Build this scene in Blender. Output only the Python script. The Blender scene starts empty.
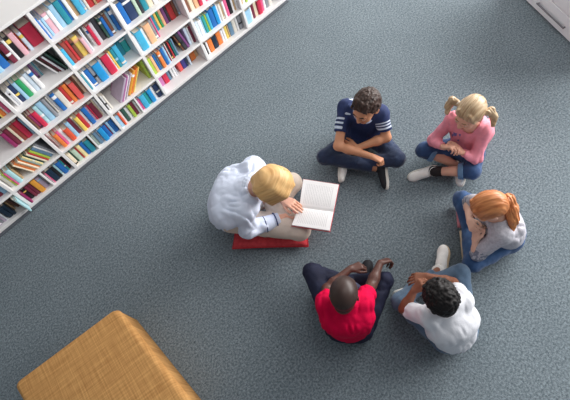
import bpy, bmesh, math, random
import numpy as np
from mathutils import Matrix, Vector, Quaternion
random.seed(7)
C = bpy.context.scene.collection

# ------------------------------------------------------------------ camera calibration
# world: x along the bookcase, y towards it, z up; camera above the origin
CAM_H = 2.7959
RM = np.array([[0.7048373786732257, -0.6887417026445988, -0.1698208958381593],
               [-0.6742341273080616, -0.5760384262250845, -0.4621558969495729],
               [0.22048267777354325, 0.440243794448425, -0.8703865751787885]])
FPX = 440.0
BY = 2.948          # front plane of the bookcase

def at(px, py, z=0.0):
    w = RM.T @ np.array([(px - 285.0) / FPX, (py - 200.0) / FPX, 1.0])
    w = w * ((z - CAM_H) / w[2])
    return np.array([w[0], w[1], w[2] + CAM_H])

def unit(v):
    v = np.asarray(v, float)
    return v / max(np.linalg.norm(v), 1e-9)

IMG_R = unit(at(385, 200) - at(285, 200))
IMG_U = unit(at(285, 100) - at(285, 200))
UP = np.array([0, 0, 1.0])

# ------------------------------------------------------------------ materials
def srgb(c):
    return tuple((x / 12.92 if x <= 0.04045 else ((x + 0.055) / 1.055) ** 2.4) for x in c)

def hexc(r, g, b):
    return srgb((r / 255.0, g / 255.0, b / 255.0))

_M = {}
def mat(name, rgb, rough=0.6, var=0.0, vscale=20.0, bump=0.0, bscale=60.0, stretch=(1, 1, 1), spec=0.4, sheen=0.0, rgb2=None, detail=4.0):
    if name in _M:
        return _M[name]
    m = bpy.data.materials.new(name); m.use_nodes = True
    nt = m.node_tree; N = nt.nodes; L = nt.links
    b = N['Principled BSDF']
    b.inputs['Roughness'].default_value = rough
    b.inputs['Specular IOR Level'].default_value = spec
    if sheen:
        b.inputs['Sheen Weight'].default_value = sheen
    col = (*hexc(*rgb), 1)
    tc = N.new('ShaderNodeTexCoord'); mp = N.new('ShaderNodeMapping')
    mp.inputs['Scale'].default_value = stretch
    L.new(tc.outputs['Object'], mp.inputs['Vector'])
    nz = N.new('ShaderNodeTexNoise'); nz.inputs['Scale'].default_value = vscale; nz.inputs['Detail'].default_value = detail
    L.new(mp.outputs['Vector'], nz.inputs['Vector'])
    c2 = hexc(*rgb2) if rgb2 else tuple(x * (1 - var) for x in col[:3])
    if rgb2 is None:
        c1 = tuple(min(1, x * (1 + var)) for x in col[:3])
    else:
        c1 = col[:3]
    r = N.new('ShaderNodeValToRGB')
    r.color_ramp.elements[0].position = 0.3; r.color_ramp.elements[0].color = (*c2, 1)
    r.color_ramp.elements[1].position = 0.7; r.color_ramp.elements[1].color = (*c1, 1)
    L.new(nz.outputs['Fac'], r.inputs['Fac'])
    L.new(r.outputs['Color'], b.inputs['Base Color'])
    if bump:
        n2 = N.new('ShaderNodeTexNoise'); n2.inputs['Scale'].default_value = bscale; n2.inputs['Detail'].default_value = 5
        L.new(mp.outputs['Vector'], n2.inputs['Vector'])
        bp = N.new('ShaderNodeBump'); bp.inputs['Strength'].default_value = bump; bp.inputs['Distance'].default_value = 0.01
        L.new(n2.outputs['Fac'], bp.inputs['Height']); L.new(bp.outputs['Normal'], b.inputs['Normal'])
    _M[name] = m
    return m

def attr_mix(m, attr, rgb, rough=None):
    """second colour of the cloth where the woven pattern attribute is 1"""
    nt = m.node_tree; N = nt.nodes; L = nt.links
    b = N['Principled BSDF']
    src = b.inputs['Base Color'].links[0].from_socket
    a = N.new('ShaderNodeAttribute'); a.attribute_name = attr
    mr = N.new('ShaderNodeMapRange'); mr.inputs['From Min'].default_value = 0.4; mr.inputs['From Max'].default_value = 0.6
    L.new(a.outputs['Fac'], mr.inputs['Value'])
    mx = N.new('ShaderNodeMix'); mx.data_type = 'RGBA'
    L.new(mr.outputs['Result'], mx.inputs[0]); L.new(src, mx.inputs[6])
    mx.inputs[7].default_value = (*hexc(*rgb), 1)
    L.new(mx.outputs[2], b.inputs['Base Color'])
    return m

# ------------------------------------------------------------------ object helpers
def tag(o, label=None, cat=None, group=None, kind=None):
    if label: o['label'] = label
    if cat: o['category'] = cat
    if group: o['group'] = group
    if kind: o['kind'] = kind
    return o

def wmat(o):
    m = o.matrix_basis.copy()
    p = o.parent
    while p is not None:
        m = p.matrix_basis @ m
        p = p.parent
    return m

def obj(name, verts, faces, m, parent=None, M=None, smooth=True, attrs=None, fmat=None):
    """verts are world coordinates; M is the object's own world matrix"""
    me = bpy.data.meshes.new(name)
    M = M if M is not None else (Matrix.Translation(wmat(parent).translation) if parent else Matrix.Identity(4))
    V = np.asarray(verts, dtype=np.float64)
    Mi = np.array(M.inverted())
    V = V @ Mi[:3, :3].T + Mi[:3, 3]
    me.from_pydata(V.tolist(), [], [tuple(f) for f in (faces.tolist() if hasattr(faces, 'tolist') else faces)])
    for mm in (m if isinstance(m, (list, tuple)) else [m]):
        me.materials.append(mm)
    if fmat is not None:
        me.polygons.foreach_set('material_index', np.asarray(fmat, dtype=np.int32))
    if smooth:
        me.polygons.foreach_set('use_smooth', np.ones(len(me.polygons), dtype=bool))
    for k, a in (attrs or {}).items():
        at_ = me.attributes.new(k, 'FLOAT', 'POINT'); at_.data.foreach_set('value', np.asarray(a, dtype=np.float32))
    me.update()
    o = bpy.data.objects.new(name, me); C.objects.link(o)
    if parent is not None:
        o.parent = parent
        o.matrix_basis = wmat(parent).inverted() @ M
    else:
        o.matrix_basis = M
    return o

def bm_obj(name, bm, m, parent=None, M=None, smooth=False):
    """bmesh in the object's local coordinates"""
    me = bpy.data.meshes.new(name); bmesh.ops.recalc_face_normals(bm, faces=bm.faces); bm.to_mesh(me); bm.free()
    for mm in (m if isinstance(m, (list, tuple)) else [m]):
        me.materials.append(mm)
    if smooth:
        for p in me.polygons: p.use_smooth = True
    o = bpy.data.objects.new(name, me); C.objects.link(o)
    if parent is not None: o.parent = parent
    if M is not None: o.matrix_basis = M
    return o

def box(bm, x0, x1, y0, y1, z0, z1, bev=0.0, seg=2, mi=0):
    r = bmesh.ops.create_cube(bm, size=1.0)
    for v in r['verts']:
        v.co = Vector(((x0 + x1) / 2 + v.co.x * (x1 - x0), (y0 + y1) / 2 + v.co.y * (y1 - y0), (z0 + z1) / 2 + v.co.z * (z1 - z0)))
    fs = set(f for v in r['verts'] for f in v.link_faces)
    for f in fs: f.material_index = mi
    if bev > 0:
        es = list(set(e for v in r['verts'] for e in v.link_edges))
        bmesh.ops.bevel(bm, geom=es, offset=bev, segments=seg, affect='EDGES', profile=0.5)

def frame(f, u):
    """rotation with columns (right, forward, up)"""
    f = unit(f); u = unit(u - f * np.dot(u, f)); r = np.cross(f, u)
    return np.stack([r, f, u], 1)

def mat4(R, t):
    M = Matrix.Identity(4)
    for i in range(3):
        for j in range(3): M[i][j] = float(R[i, j])
        M[i][3] = float(t[i])
    return M

# ------------------------------------------------------------------ signed-distance modelling of soft bodies
_T = [np.random.RandomState(s).rand(32, 32, 32).astype(np.float32) for s in range(6)]
def vnoise(P, scale, seed=0):
    q = np.asarray(P) * scale + 100.0 + seed * 7.3
    i = np.floor(q).astype(np.int64); f = (q - i); f = f * f * (3 - 2 * f)
    i &= 31; j = (i + 1) & 31; T = _T[seed % 6]
    x0, y0, z0 = i[..., 0], i[..., 1], i[..., 2]; x1, y1, z1 = j[..., 0], j[..., 1], j[..., 2]
    fx, fy, fz = f[..., 0], f[..., 1], f[..., 2]
    a = T[x0, y0, z0] * (1 - fx) + T[x1, y0, z0] * fx
    b = T[x0, y1, z0] * (1 - fx) + T[x1, y1, z0] * fx
    c = T[x0, y0, z1] * (1 - fx) + T[x1, y0, z1] * fx
    d = T[x0, y1, z1] * (1 - fx) + T[x1, y1, z1] * fx
    return (a * (1 - fy) + b * fy) * (1 - fz) + (c * (1 - fy) + d * fy) * fz

def smin(a, b, k):
    h = np.maximum(k - np.abs(a - b), 0.0) / k
    return np.minimum(a, b) - h * h * k * 0.25

def smax(a, b, k):
    return -smin(-a, -b, k)

class Grid:
    def __init__(s, lo, hi, h):
        s.o = np.asarray(lo, float); s.h = h
        s.n = np.ceil((np.asarray(hi) - s.o) / h).astype(int) + 1
        s.D = np.full(tuple(s.n), 1.0, np.float32)
    def like(s):
        g = Grid.__new__(Grid); g.o, g.h, g.n = s.o, s.h, s.n
        g.D = np.full(tuple(s.n), 1.0, np.float32)
        return g
    def reg(s, lo, hi):
        a = np.clip(np.floor((np.asarray(lo) - s.o) / s.h).astype(int), 0, s.n)
        b = np.clip(np.ceil((np.asarray(hi) - s.o) / s.h).astype(int) + 1, 0, s.n)
        sl = tuple(slice(x, y) for x, y in zip(a, b))
        X = (s.o[0] + s.h * np.arange(a[0], b[0]))[:, None, None]
        Y = (s.o[1] + s.h * np.arange(a[1], b[1]))[None, :, None]
        Z = (s.o[2] + s.h * np.arange(a[2], b[2]))[None, None, :]
        return sl, X, Y, Z
    def put(s, d, sl, k, op):
        if op == 'add':
            s.D[sl] = smin(s.D[sl], d, k) if k > 0 else np.minimum(s.D[sl], d)
        else:
            s.D[sl] = smax(s.D[sl], -d, k) if k > 0 else np.maximum(s.D[sl], -d)
    def cap(s, a, b, ra, rb=None, k=0.01, fa=False, fb=False, op='add'):
        a = np.asarray(a, float); b = np.asarray(b, float); rb = ra if rb is None else rb
        pad = max(ra, rb) + max(k, 3 * s.h) + 0.012
        sl, X, Y, Z = s.reg(np.minimum(a, b) - pad, np.maximum(a, b) + pad)
        ab = b - a; L = max(np.dot(ab, ab), 1e-9); l = math.sqrt(L)
        t = ((X - a[0]) * ab[0] + (Y - a[1]) * ab[1] + (Z - a[2]) * ab[2]) / L
        tc = np.clip(t, 0, 1)
        d = np.sqrt((X - a[0] - tc * ab[0]) ** 2 + (Y - a[1] - tc * ab[1]) ** 2 + (Z - a[2] - tc * ab[2]) ** 2) - (ra + (rb - ra) * tc)
        if fa: d = np.maximum(d, -t * l)
        if fb: d = np.maximum(d, (t - 1) * l)
        s.put(d, sl, k, op)
    def ell(s, c, r, R=None, k=0.01, op='add'):
        c = np.asarray(c, float); r = np.asarray(r, float)
        pad = r.max() + max(k, 3 * s.h) + 0.012
        sl, X, Y, Z = s.reg(c - pad, c + pad)
        X = X - c[0]; Y = Y - c[1]; Z = Z - c[2]
        if R is not None:
            X, Y, Z = (X * R[0, 0] + Y * R[1, 0] + Z * R[2, 0], X * R[0, 1] + Y * R[1, 1] + Z * R[2, 1], X * R[0, 2] + Y * R[1, 2] + Z * R[2, 2])
        k0 = np.sqrt((X / r[0]) ** 2 + (Y / r[1]) ** 2 + (Z / r[2]) ** 2)
        k1 = np.sqrt((X / r[0] ** 2) ** 2 + (Y / r[1] ** 2) ** 2 + (Z / r[2] ** 2) ** 2)
        s.put(k0 * (k0 - 1) / np.maximum(k1, 1e-6), sl, k, op)
    def plane(s, c, n, k=0.0):
        """cut away everything on the side n points to"""
        sl, X, Y, Z = s.reg(s.o, s.o + s.h * s.n)
        d = ((X - c[0]) * n[0] + (Y - c[1]) * n[1] + (Z - c[2]) * n[2]).astype(np.float32)
        s.D = smax(s.D, d, k) if k > 0 else np.maximum(s.D, d)
    def merge(s, g, k=0.003, near=None, rad=0.1, kn=0.03):
        if near is None:
            s.D = smin(s.D, g.D, k); return
        K = np.full(s.D.shape, k, np.float32)
        for c in near:
            sl, X, Y, Z = s.reg(c - rad, c + rad)
            d = np.sqrt((X - c[0]) ** 2 + (Y - c[1]) ** 2 + (Z - c[2]) ** 2)
            w = np.clip((rad - d) / (rad * 0.5), 0, 1)
            K[sl] = np.maximum(K[sl], k + (kn - k) * w)
        s.D = smin(s.D, g.D, K)
    def disp(s, fn, band=0.02):
        idx = np.nonzero(np.abs(s.D) < band)
        P = np.stack(idx, 1) * s.h + s.o
        s.D[idx] += fn(P).astype(np.float32)
    def mesh(s):
        D = s.D
        D[0], D[-1] = 1, 1; D[:, 0], D[:, -1] = 1, 1; D[:, :, 0], D[:, :, -1] = 1, 1
        S = D < 0
        cnt = np.zeros(tuple(s.n - 1), np.uint8)
        for dx in (0, 1):
            for dy in (0, 1):
                for dz in (0, 1):
                    cnt += S[dx:s.n[0] - 1 + dx, dy:s.n[1] - 1 + dy, dz:s.n[2] - 1 + dz]
        act = (cnt > 0) & (cnt < 8)
        ijk = np.stack(np.nonzero(act), 1)
        vid = np.full(act.shape, -1, np.int64); vid[act] = np.arange(len(ijk))
        off = np.array([[(c >> 2) & 1, (c >> 1) & 1, c & 1] for c in range(8)])
        val = np.stack([D[tuple((ijk + o).T)] for o in off], 1)
        pos = np.zeros((len(ijk), 3)); num = np.zeros(len(ijk))
        for a in range(8):
            for b in range(a + 1, 8):
                if np.abs(off[a] - off[b]).sum() != 1: continue
                va, vb = val[:, a], val[:, b]
                m = (va < 0) != (vb < 0)
                t = va[m] / (va[m] - vb[m])
                pos[m] += off[a] + t[:, None] * (off[b] - off[a]); num[m] += 1
        V = (ijk + pos / num[:, None]) * s.h + s.o
        F = []
        for ax in range(3):
            u, w = (ax + 1) % 3, (ax + 2) % 3
            A = [slice(None)] * 3; B = [slice(None)] * 3
            A[ax] = slice(0, -1); B[ax] = slice(1, None)
            e = S[tuple(A)] != S[tuple(B)]
            I = np.stack(np.nonzero(e), 1)
            ins = S[tuple(I.T)]
            def cell(du, dw):
                J = I.copy(); J[:, u] += du; J[:, w] += dw
                return vid[tuple(J.T)]
            q = np.stack([cell(-1, -1), cell(0, -1), cell(0, 0), cell(-1, 0)], 1)
            q[~ins] = q[~ins][:, ::-1]
            F.append(q)
        F = np.concatenate(F)
        # one relaxation pass keeps the skin even
        acc = np.zeros_like(V); n = np.zeros(len(V))
        for i in range(4):
            j = (i + 1) % 4
            np.add.at(acc, F[:, i], V[F[:, j]]); np.add.at(acc, F[:, j], V[F[:, i]])
            np.add.at(n, F[:, i], 1); np.add.at(n, F[:, j], 1)
        V = V * 0.6 + 0.4 * acc / np.maximum(n, 1)[:, None]
        return V, F

# ------------------------------------------------------------------ people
def lerp(a, b, t): return a + (b - a) * t

def hand(S, w, d, n, ts, L, curl, spread=0.10, thumb=(0.5, 0.5), slim=1.0):
    """palm, four bent fingers of unequal length and a thumb that leaves the side of the palm"""
    d = unit(d); n = unit(n - d * np.dot(n, d)); s = np.cross(d, n) * ts      # s points to the thumb side
    r = 0.047 * L * slim
    pl = 0.50 * L
    kn = []
    for i, o in enumerate((0.165, 0.057, -0.05, -0.15)):
        base = w + d * 0.06 * L + s * o * 0.55 * L
        k = w + d * (pl - 0.03 * L * abs(i - 1)) + s * o * L
        S.cap(base, k, 0.075 * L, 0.062 * L, k=0.012)
        kn.append((k, o))
    for i, (k, o) in enumerate(kn):
        fl = (0.43, 0.48, 0.45, 0.35)[i] * L
        a1, a2, a3 = curl[i] if isinstance(curl[0], (tuple, list)) else curl
        p = k.copy(); ang = 0.0
        dd0 = unit(d + s * spread * (1.5 - i) * 0.9)
        ra = r * (1.12 if i < 3 else 0.95)
        for seg, (fr, a) in enumerate(((0.46, a1), (0.31, a2), (0.23, a3))):
            ang += math.radians(a)
            dv = dd0 * math.cos(ang) - n * math.sin(ang)
            q = p + dv * fl * fr
            S.cap(p, q, ra, ra * 0.92, k=0.0025)
            p = q; ra *= 0.92
    tb = w + d * 0.14 * L + s * 0.13 * L - n * 0.02 * L
    t1 = tb + (unit(d * 0.75 + s * thumb[0] - n * 0.25)) * 0.22 * L
    t2 = t1 + (unit(d * 0.95 + s * (thumb[0] - 0.6 * thumb[1]) - n * 0.45 * thumb[1])) * 0.17 * L
    t3 = t2 + (unit(d * 0.9 + s * (thumb[0] - 1.0 * thumb[1]) - n * 0.6 * thumb[1])) * 0.13 * L
    S.cap(tb, t1, 0.075 * L, 0.06 * L, k=0.01)
    S.cap(t1, t2, 0.058 * L, 0.052 * L, k=0.003)
    S.cap(t2, t3, 0.052 * L, 0.044 * L, k=0.003)

def torso(S, J, ts, g, k=0.045, lowcut=0.0):
    pel, ch, nk, sL, sR = J['pel'], J['chest'], J['neck'], J['sL'], J['sR']
    sm = (sL + sR) / 2; hm = (J['hpL'] + J['hpR']) / 2
    for sh, hp in ((sL, J['hpL']), (sR, J['hpR'])):
        A = pel + (hp - hm) * 0.62 + (ch - pel) * (0.05 + lowcut)
        B = ch + (sh - sm) * 0.60
        Cc = lerp(sh, nk, 0.22) - np.array([0, 0, 0.022 * ts])
        S.cap(A, B, 0.080 * ts + g, 0.078 * ts + g, k=k)
        S.cap(B, Cc, 0.078 * ts + g, 0.048 * ts + g, k=k)
        S.cap(lerp(nk, sm, 0.4), sh, 0.040 * ts + g, 0.038 * ts + g, k=k)
    S.cap(pel + (ch - pel) * (0.1 + lowcut), ch, 0.088 * ts + g, 0.09 * ts + g, k=k)
    S.cap(ch, lerp(nk, sm, 0.35), 0.088 * ts + g, 0.045 * ts + g, k=k)

def legs(S, J, ts, g, upto=(1.0, 1.0), flat=True, hips=True):
    """hips, thighs and shins; each leg is fused to the hips, the crossed shins only touch"""
    T = None
    for q, side in enumerate('LR'):
        G = S.like()
        hp, kn, an = J['hp' + side], J['k' + side], J['a' + side]
        G.cap(hp, kn, 0.074 * ts + g, 0.052 * ts + g, k=0.03)
        e = lerp(kn, an, upto[q])
        rk, ra = 0.050 * ts + g, (0.050 + (0.033 - 0.050) * upto[q]) * ts + g
        G.cap(kn, e, rk, ra, k=0.02, fb=flat)
        S.merge(G, k=0.006, near=[hp], rad=0.16, kn=0.04)
    if hips:
        S.ell(J['pel'] + np.array([0, 0, 0.005]), np.array([0.115, 0.095, 0.085]) * ts + g,
              frame(np.cross(UP, J['hpR'] - J['hpL']), UP), k=0.04)

def head_frame(J, spec):
    c = J['head']
    f = at(*spec['gaze']) - c
    tilt = spec.get('roll', 0.0)
    u = UP + IMG_R * tilt
    return c, frame(f, u)

def folds(P, J, a):
    """soft creases that run from the shoulders down to the waist"""
    e3 = unit(J['neck'] - J['pel']); e1 = unit(np.cross(e3, J['sR'] - J['sL'])); e2 = np.cross(e3, e1)
    l = (P - J['pel']) @ np.stack([e1, e2, e3], 1)
    w = l + 0.035 * np.stack([vnoise(P, 9, 1), vnoise(P, 9, 2), vnoise(P, 9, 3)], -1)
    r = 1 - 2 * np.abs(2 * vnoise(w * np.array([0.8, 1.25, 0.38]), 24, 4) - 1)
    return a * 0.75 * r * np.clip(vnoise(P, 8, 5) * 2.2 - 0.4, 0, 1) + a * 0.35 * (vnoise(w, 40, 2) - 0.5)

def legfolds(P, a):
    w = P + 0.03 * np.stack([vnoise(P, 10, 1), vnoise(P, 10, 2), vnoise(P, 10, 3)], -1)
    r = 1 - 2 * np.abs(2 * vnoise(w * np.array([0.6, 1.0, 1.0]), 26, 3) - 1)
    return a * 0.5 * r * np.clip(vnoise(P, 9, 5) * 2.0 - 0.4, 0, 1) + a * 0.35 * (vnoise(w, 48, 4) - 0.5)

def person(spec):
    J = {k: at(*v) for k, v in spec['J'].items()}
    for k, v in spec.get('fix', {}).items(): J[k] = J[k] + np.array(v)
    ts = spec.get('ts', 1.0); hs = spec.get('hs', 0.9); ls = spec.get('ls', ts)
    gz = spec.get('ground', 0.0)
    for s_ in spec.get('shoes', []):
        o, R_, k_ = s_['fr'] = shoe_frame(J, s_); J['t' + s_['side']] = o + R_ @ (np.array([0, 0.175, 0.024]) * k_)
        J['m' + s_['side']] = o + R_ @ (np.array([0, 0.085, 0.034]) * k_); J['z' + s_['side']] = o + R_ @ (np.array([0, 0.045, 0.034]) * k_)
    allp = np.array(list(J.values()))
    lo = allp.min(0) - 0.17 * max(1, ts * 0.85); hi = allp.max(0) + 0.17 * max(1, ts * 0.85)
    lo[2] = -0.02
    base = Vector((float(J['pel'][0]), float(J['pel'][1]), gz))
    # ---- body: one continuous skin
    S = Grid(lo, hi, spec.get('h', 0.004))
    torso(S, J, ts, -0.006)
    legs(S, J, ls, -0.006, flat=False)
    for side in 'LR':
        a, t = J['a' + side], J['t' + side]
        k_ = ls * 0.85
        S.cap(a, J['z' + side], 0.026 * k_, 0.024 * k_, k=0.012)
        S.cap(J['z' + side], J['m' + side], 0.024 * k_, 0.022 * k_, k=0.012)
        S.cap(J['m' + side], t, 0.022 * k_, 0.012 * k_, k=0.012)
    A = S.like()
    armr = spec.get('armr', 1.0)
    for side in 'LR':
        B = S.like()
        s_, e, w, hj = J['s' + side], J['e' + side], J['w' + side], J['h' + side]
        B.cap(s_, e, 0.037 * ts * armr, 0.030 * ts * armr, k=0.02)
        fm = lerp(e, w, 0.3)
        B.cap(e, fm, 0.029 * ts * armr, 0.031 * ts * armr, k=0.02)
        B.cap(fm, w, 0.031 * ts * armr, 0.0205 * ts * armr, k=0.02)
        hd = spec['hand' + side]
        hand(B, w, hj - w if 'd' not in hd else hd['d'], np.asarray(hd['n'], float), hd.get('ts', 1), spec.get('hl', 0.145), hd['curl'],
             hd.get('spread', 0.10), hd.get('thumb', (0.5, 0.5)))
        A.merge(B, k=0.002)
    # ---- neck and head
    c, R = head_frame(J, spec)
    def hp(r, f, u): return c + R @ (np.array([r, f, u]) * hs)
    Hd = S.like()
    Hd.ell(hp(0, -0.012, 0.02), np.array([0.070, 0.090, 0.080]) * hs, R)
    Hd.ell(hp(0, 0.026, -0.035), np.array([0.057, 0.060, 0.072]) * hs, R, k=0.03)
    Hd.ell(hp(0, 0.062, -0.088), np.array([0.028, 0.024, 0.022]) * hs, R, k=0.035)
    for q in (-1, 1):
        Hd.ell(hp(q * 0.034, 0.060, -0.040), np.array([0.024, 0.024, 0.024]) * hs, R, k=0.02)
        Hd.ell(hp(q * 0.030, 0.093, -0.006), np.array([0.016, 0.013, 0.011]) * hs, R, k=0.014, op='sub')
        Hd.ell(hp(q * 0.030, 0.0775, -0.004), np.array([0.0145, 0.0125, 0.0125]) * hs, R, k=0.004)
        Hd.ell(hp(q * (0.066 + 0.008 * spec.get('ear', 1)), -0.006, -0.016), np.array([0.009, 0.020, 0.032]) * hs * spec.get('ear', 1), frame(R[:, 1] + q * -0.25 * R[:, 0], R[:, 2]), k=0.008)
        Hd.ell(hp(q * 0.083, 0.000, -0.014), np.array([0.006, 0.010, 0.018]) * hs, R, k=0.004, op='sub')
    Hd.ell(hp(0, 0.078, 0.014), np.array([0.045, 0.014, 0.012]) * hs, R, k=0.02)
    Hd.cap(hp(0, 0.086, 0.0), hp(0, 0.104, -0.034), 0.008 * hs, 0.0115 * hs, k=0.012)
    for q in (-1, 1): Hd.ell(hp(q * 0.012, 0.094, -0.038), np.array([0.008, 0.010, 0.007]) * hs, R, k=0.006)
    Hd.ell(hp(0, 0.083, -0.060), np.array([0.022, 0.010, 0.0055]) * hs, R, k=0.004)
    Hd.ell(hp(0, 0.081, -0.070), np.array([0.019, 0.010, 0.0060]) * hs, R, k=0.004)
    nb = hp(0, -0.022, -0.055)
    Hd.cap(J['neck'], nb, 0.050 * hs * spec.get('neckr', 1.0), 0.047 * hs * spec.get('neckr', 1.0), k=0.02)
    S.merge(Hd, k=0.004, near=[J['neck']], rad=0.10, kn=0.03)
    S.merge(A, k=0.002, near=[J['sL'], J['sR']], rad=0.09, kn=0.03)
    S.plane(np.array([0, 0, gz + 0.004]), np.array([0, 0, -1.0]))
    V, F = S.mesh()
    loc = (V - c) @ R / hs
    lip = ((np.abs(loc[:, 0]) < 0.024) & (loc[:, 2] < -0.054) & (loc[:, 2] > -0.077) & (loc[:, 1] > 0.080) & (loc[:, 1] < 0.0985)).astype(float)
    extra = {'lip': lip}
    if 'scalp' in spec:     # closely cropped hair colours the scalp
        v = 0.80 * loc[:, 1] - 0.72 * loc[:, 2]
        extra['scalp'] = np.clip((0.016 - v) / 0.012, 0, 1) * (loc[:, 2] > -0.06)
    root = obj('person', V, F, spec['skin'], M=Matrix.Translation(base), attrs=extra)
    tag(root, spec['label'], 'person', 'children and reader sitting in a circle on the carpet')
    # ---- eyes and brows
    for q in (-1, 1):
        bm = bmesh.new()
        bmesh.ops.create_uvsphere(bm, u_segments=12, v_segments=8, radius=0.0125 * hs)
        for fc in bm.faces:
            if fc.calc_center_median().normalized().dot(Vector((0, 0.94, -0.3))) > 0.85: fc.material_index = 1
        M = mat4(R, hp(q * 0.030, 0.0785, -0.009))
        e = bm_obj('eye', bm, [mat('eye_white', (225, 220, 214), 0.3), mat('iris', (58, 40, 30), 0.25)], root, wmat(root).inverted() @ M, smooth=True)
    if 'brow' in spec:
        for q in (-1, 1):
            G = Grid(hp(q * 0.030, 0.085, 0.014) - 0.035, hp(q * 0.030, 0.085, 0.014) + 0.035, 0.002)
            G.cap(hp(q * 0.014, 0.0915, 0.012), hp(q * 0.032, 0.089, 0.017), 0.0042 * hs, 0.0040 * hs, k=0.004)
            G.cap(hp(q * 0.032, 0.089, 0.017), hp(q * 0.048, 0.076, 0.012), 0.0040 * hs, 0.0022 * hs, k=0.004)
            v, f = G.mesh(); obj('eyebrow', v, f, spec['brow'], root)
    # ---- shirt
    sh = spec['shirt']
    G = Grid(lo, hi, 0.005)
    torso(G, J, ts, sh.get('g', 0.008), lowcut=sh.get('low', 0.0))
    for q, side in enumerate('LR'):
        B = G.like()
        s_, e, w = J['s' + side], J['e' + side], J['w' + side]
        t = sh['sleeve'][q]; gr = sh.get('sg', 0.011)
        r0, r1, r2 = 0.040 * ts * armr + gr, 0.033 * ts * armr + gr, 0.022 * ts * armr + gr * 0.8
        if t <= 1:
            B.cap(s_, lerp(s_, e, t), r0, lerp(r0, r1 + sh.get('flare', 0.004), t), k=0.02, fb=True)
        else:
            B.cap(s_, e, r0, r1, k=0.02)
            B.cap(e, lerp(e, w, t - 1), r1, lerp(r1, r2, t - 1), k=0.02, fb=True)
        G.merge(B, k=0.004, near=[s_], rad=0.12, kn=0.035)
    fold = sh.get('fold', 0.005)
    G.disp(lambda P: folds(P, J, fold), 0.03)
    nr = spec.get('neckhole', 0.058) * ts
    nd = unit(nb - J['neck'])
    G.cap(J['neck'] - nd * sh.get('vneck', 0.01), nb + nd * 0.05, nr, nr * 1.05, k=0.006, op='sub')
    G.ell(c, np.array([0.075, 0.09, 0.10]) * hs, R, k=0.004, op='sub')
    G.plane(np.array([0, 0, gz + 0.006]), np.array([0, 0, -1.0]))
    v, f = G.mesh()
    att = {}
    if 'pattern' in sh: att['pattern'] = sh['pattern'](v, J)
    obj('shirt', v, f, sh['mat'], root, attrs=att)
    # ---- trousers
    pt = spec['pants']
    G = Grid(lo, hi, 0.005)
    legs(G, J, ls, pt.get('g', 0.006), upto=pt.get('upto', (0.92, 0.92)))
    fo = pt.get('fold', 0.005)
    G.disp(lambda P: legfolds(P, fo), 0.03)
    G.plane(np.array([0, 0, gz + 0.005]), np.array([0, 0, -1.0]))
    v, f = G.mesh()
    pants = obj(pt.get('name', 'jeans'), v, f, pt['mat'], root)
    if 'cuff' in pt:
        for q, side in enumerate('LR'):
            kn, an = J['k' + side], J['a' + side]; u = pt['upto'][q]
            G = Grid(np.minimum(kn, an) - 0.09, np.maximum(kn, an) + 0.09, 0.004)
            r = (0.050 - 0.017 * u) * ls + 0.013
            G.cap(lerp(kn, an, u - 0.13), lerp(kn, an, u + 0.01), r + 0.002, r - 0.001, fa=True, fb=True)
            G.plane(np.array([0, 0, gz + 0.004]), np.array([0, 0, -1.0]))
            v, f = G.mesh(); tag(obj('cuff', v, f, pt['cuff'], pants), 'paler rolled-up denim cuff')
    # ---- shoes
    for i, s_ in enumerate(spec.get('shoes', [])):
        shoe(root, J, s_, gz)
    if 'hair' in spec: spec['hair'](root, c, R, hs, hp, lo, hi)
    if 'extra' in spec: spec['extra'](root, J, c, R, hs, hp, lo, hi)
    return root, J

def shoe_frame(J, s_):
    side = s_['side']; a, t = J['a' + side], J['t' + side]
    k = s_.get('L', 0.205) / 0.24
    up = unit(s_['up']); f = t - a; f = unit(f - up * np.dot(f, up)); s = np.cross(f, up); R = np.stack([s, f, up], 1)
    return a - up * 0.062 * k - f * 0.045 * k, R, k            # heel on the sole

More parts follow.
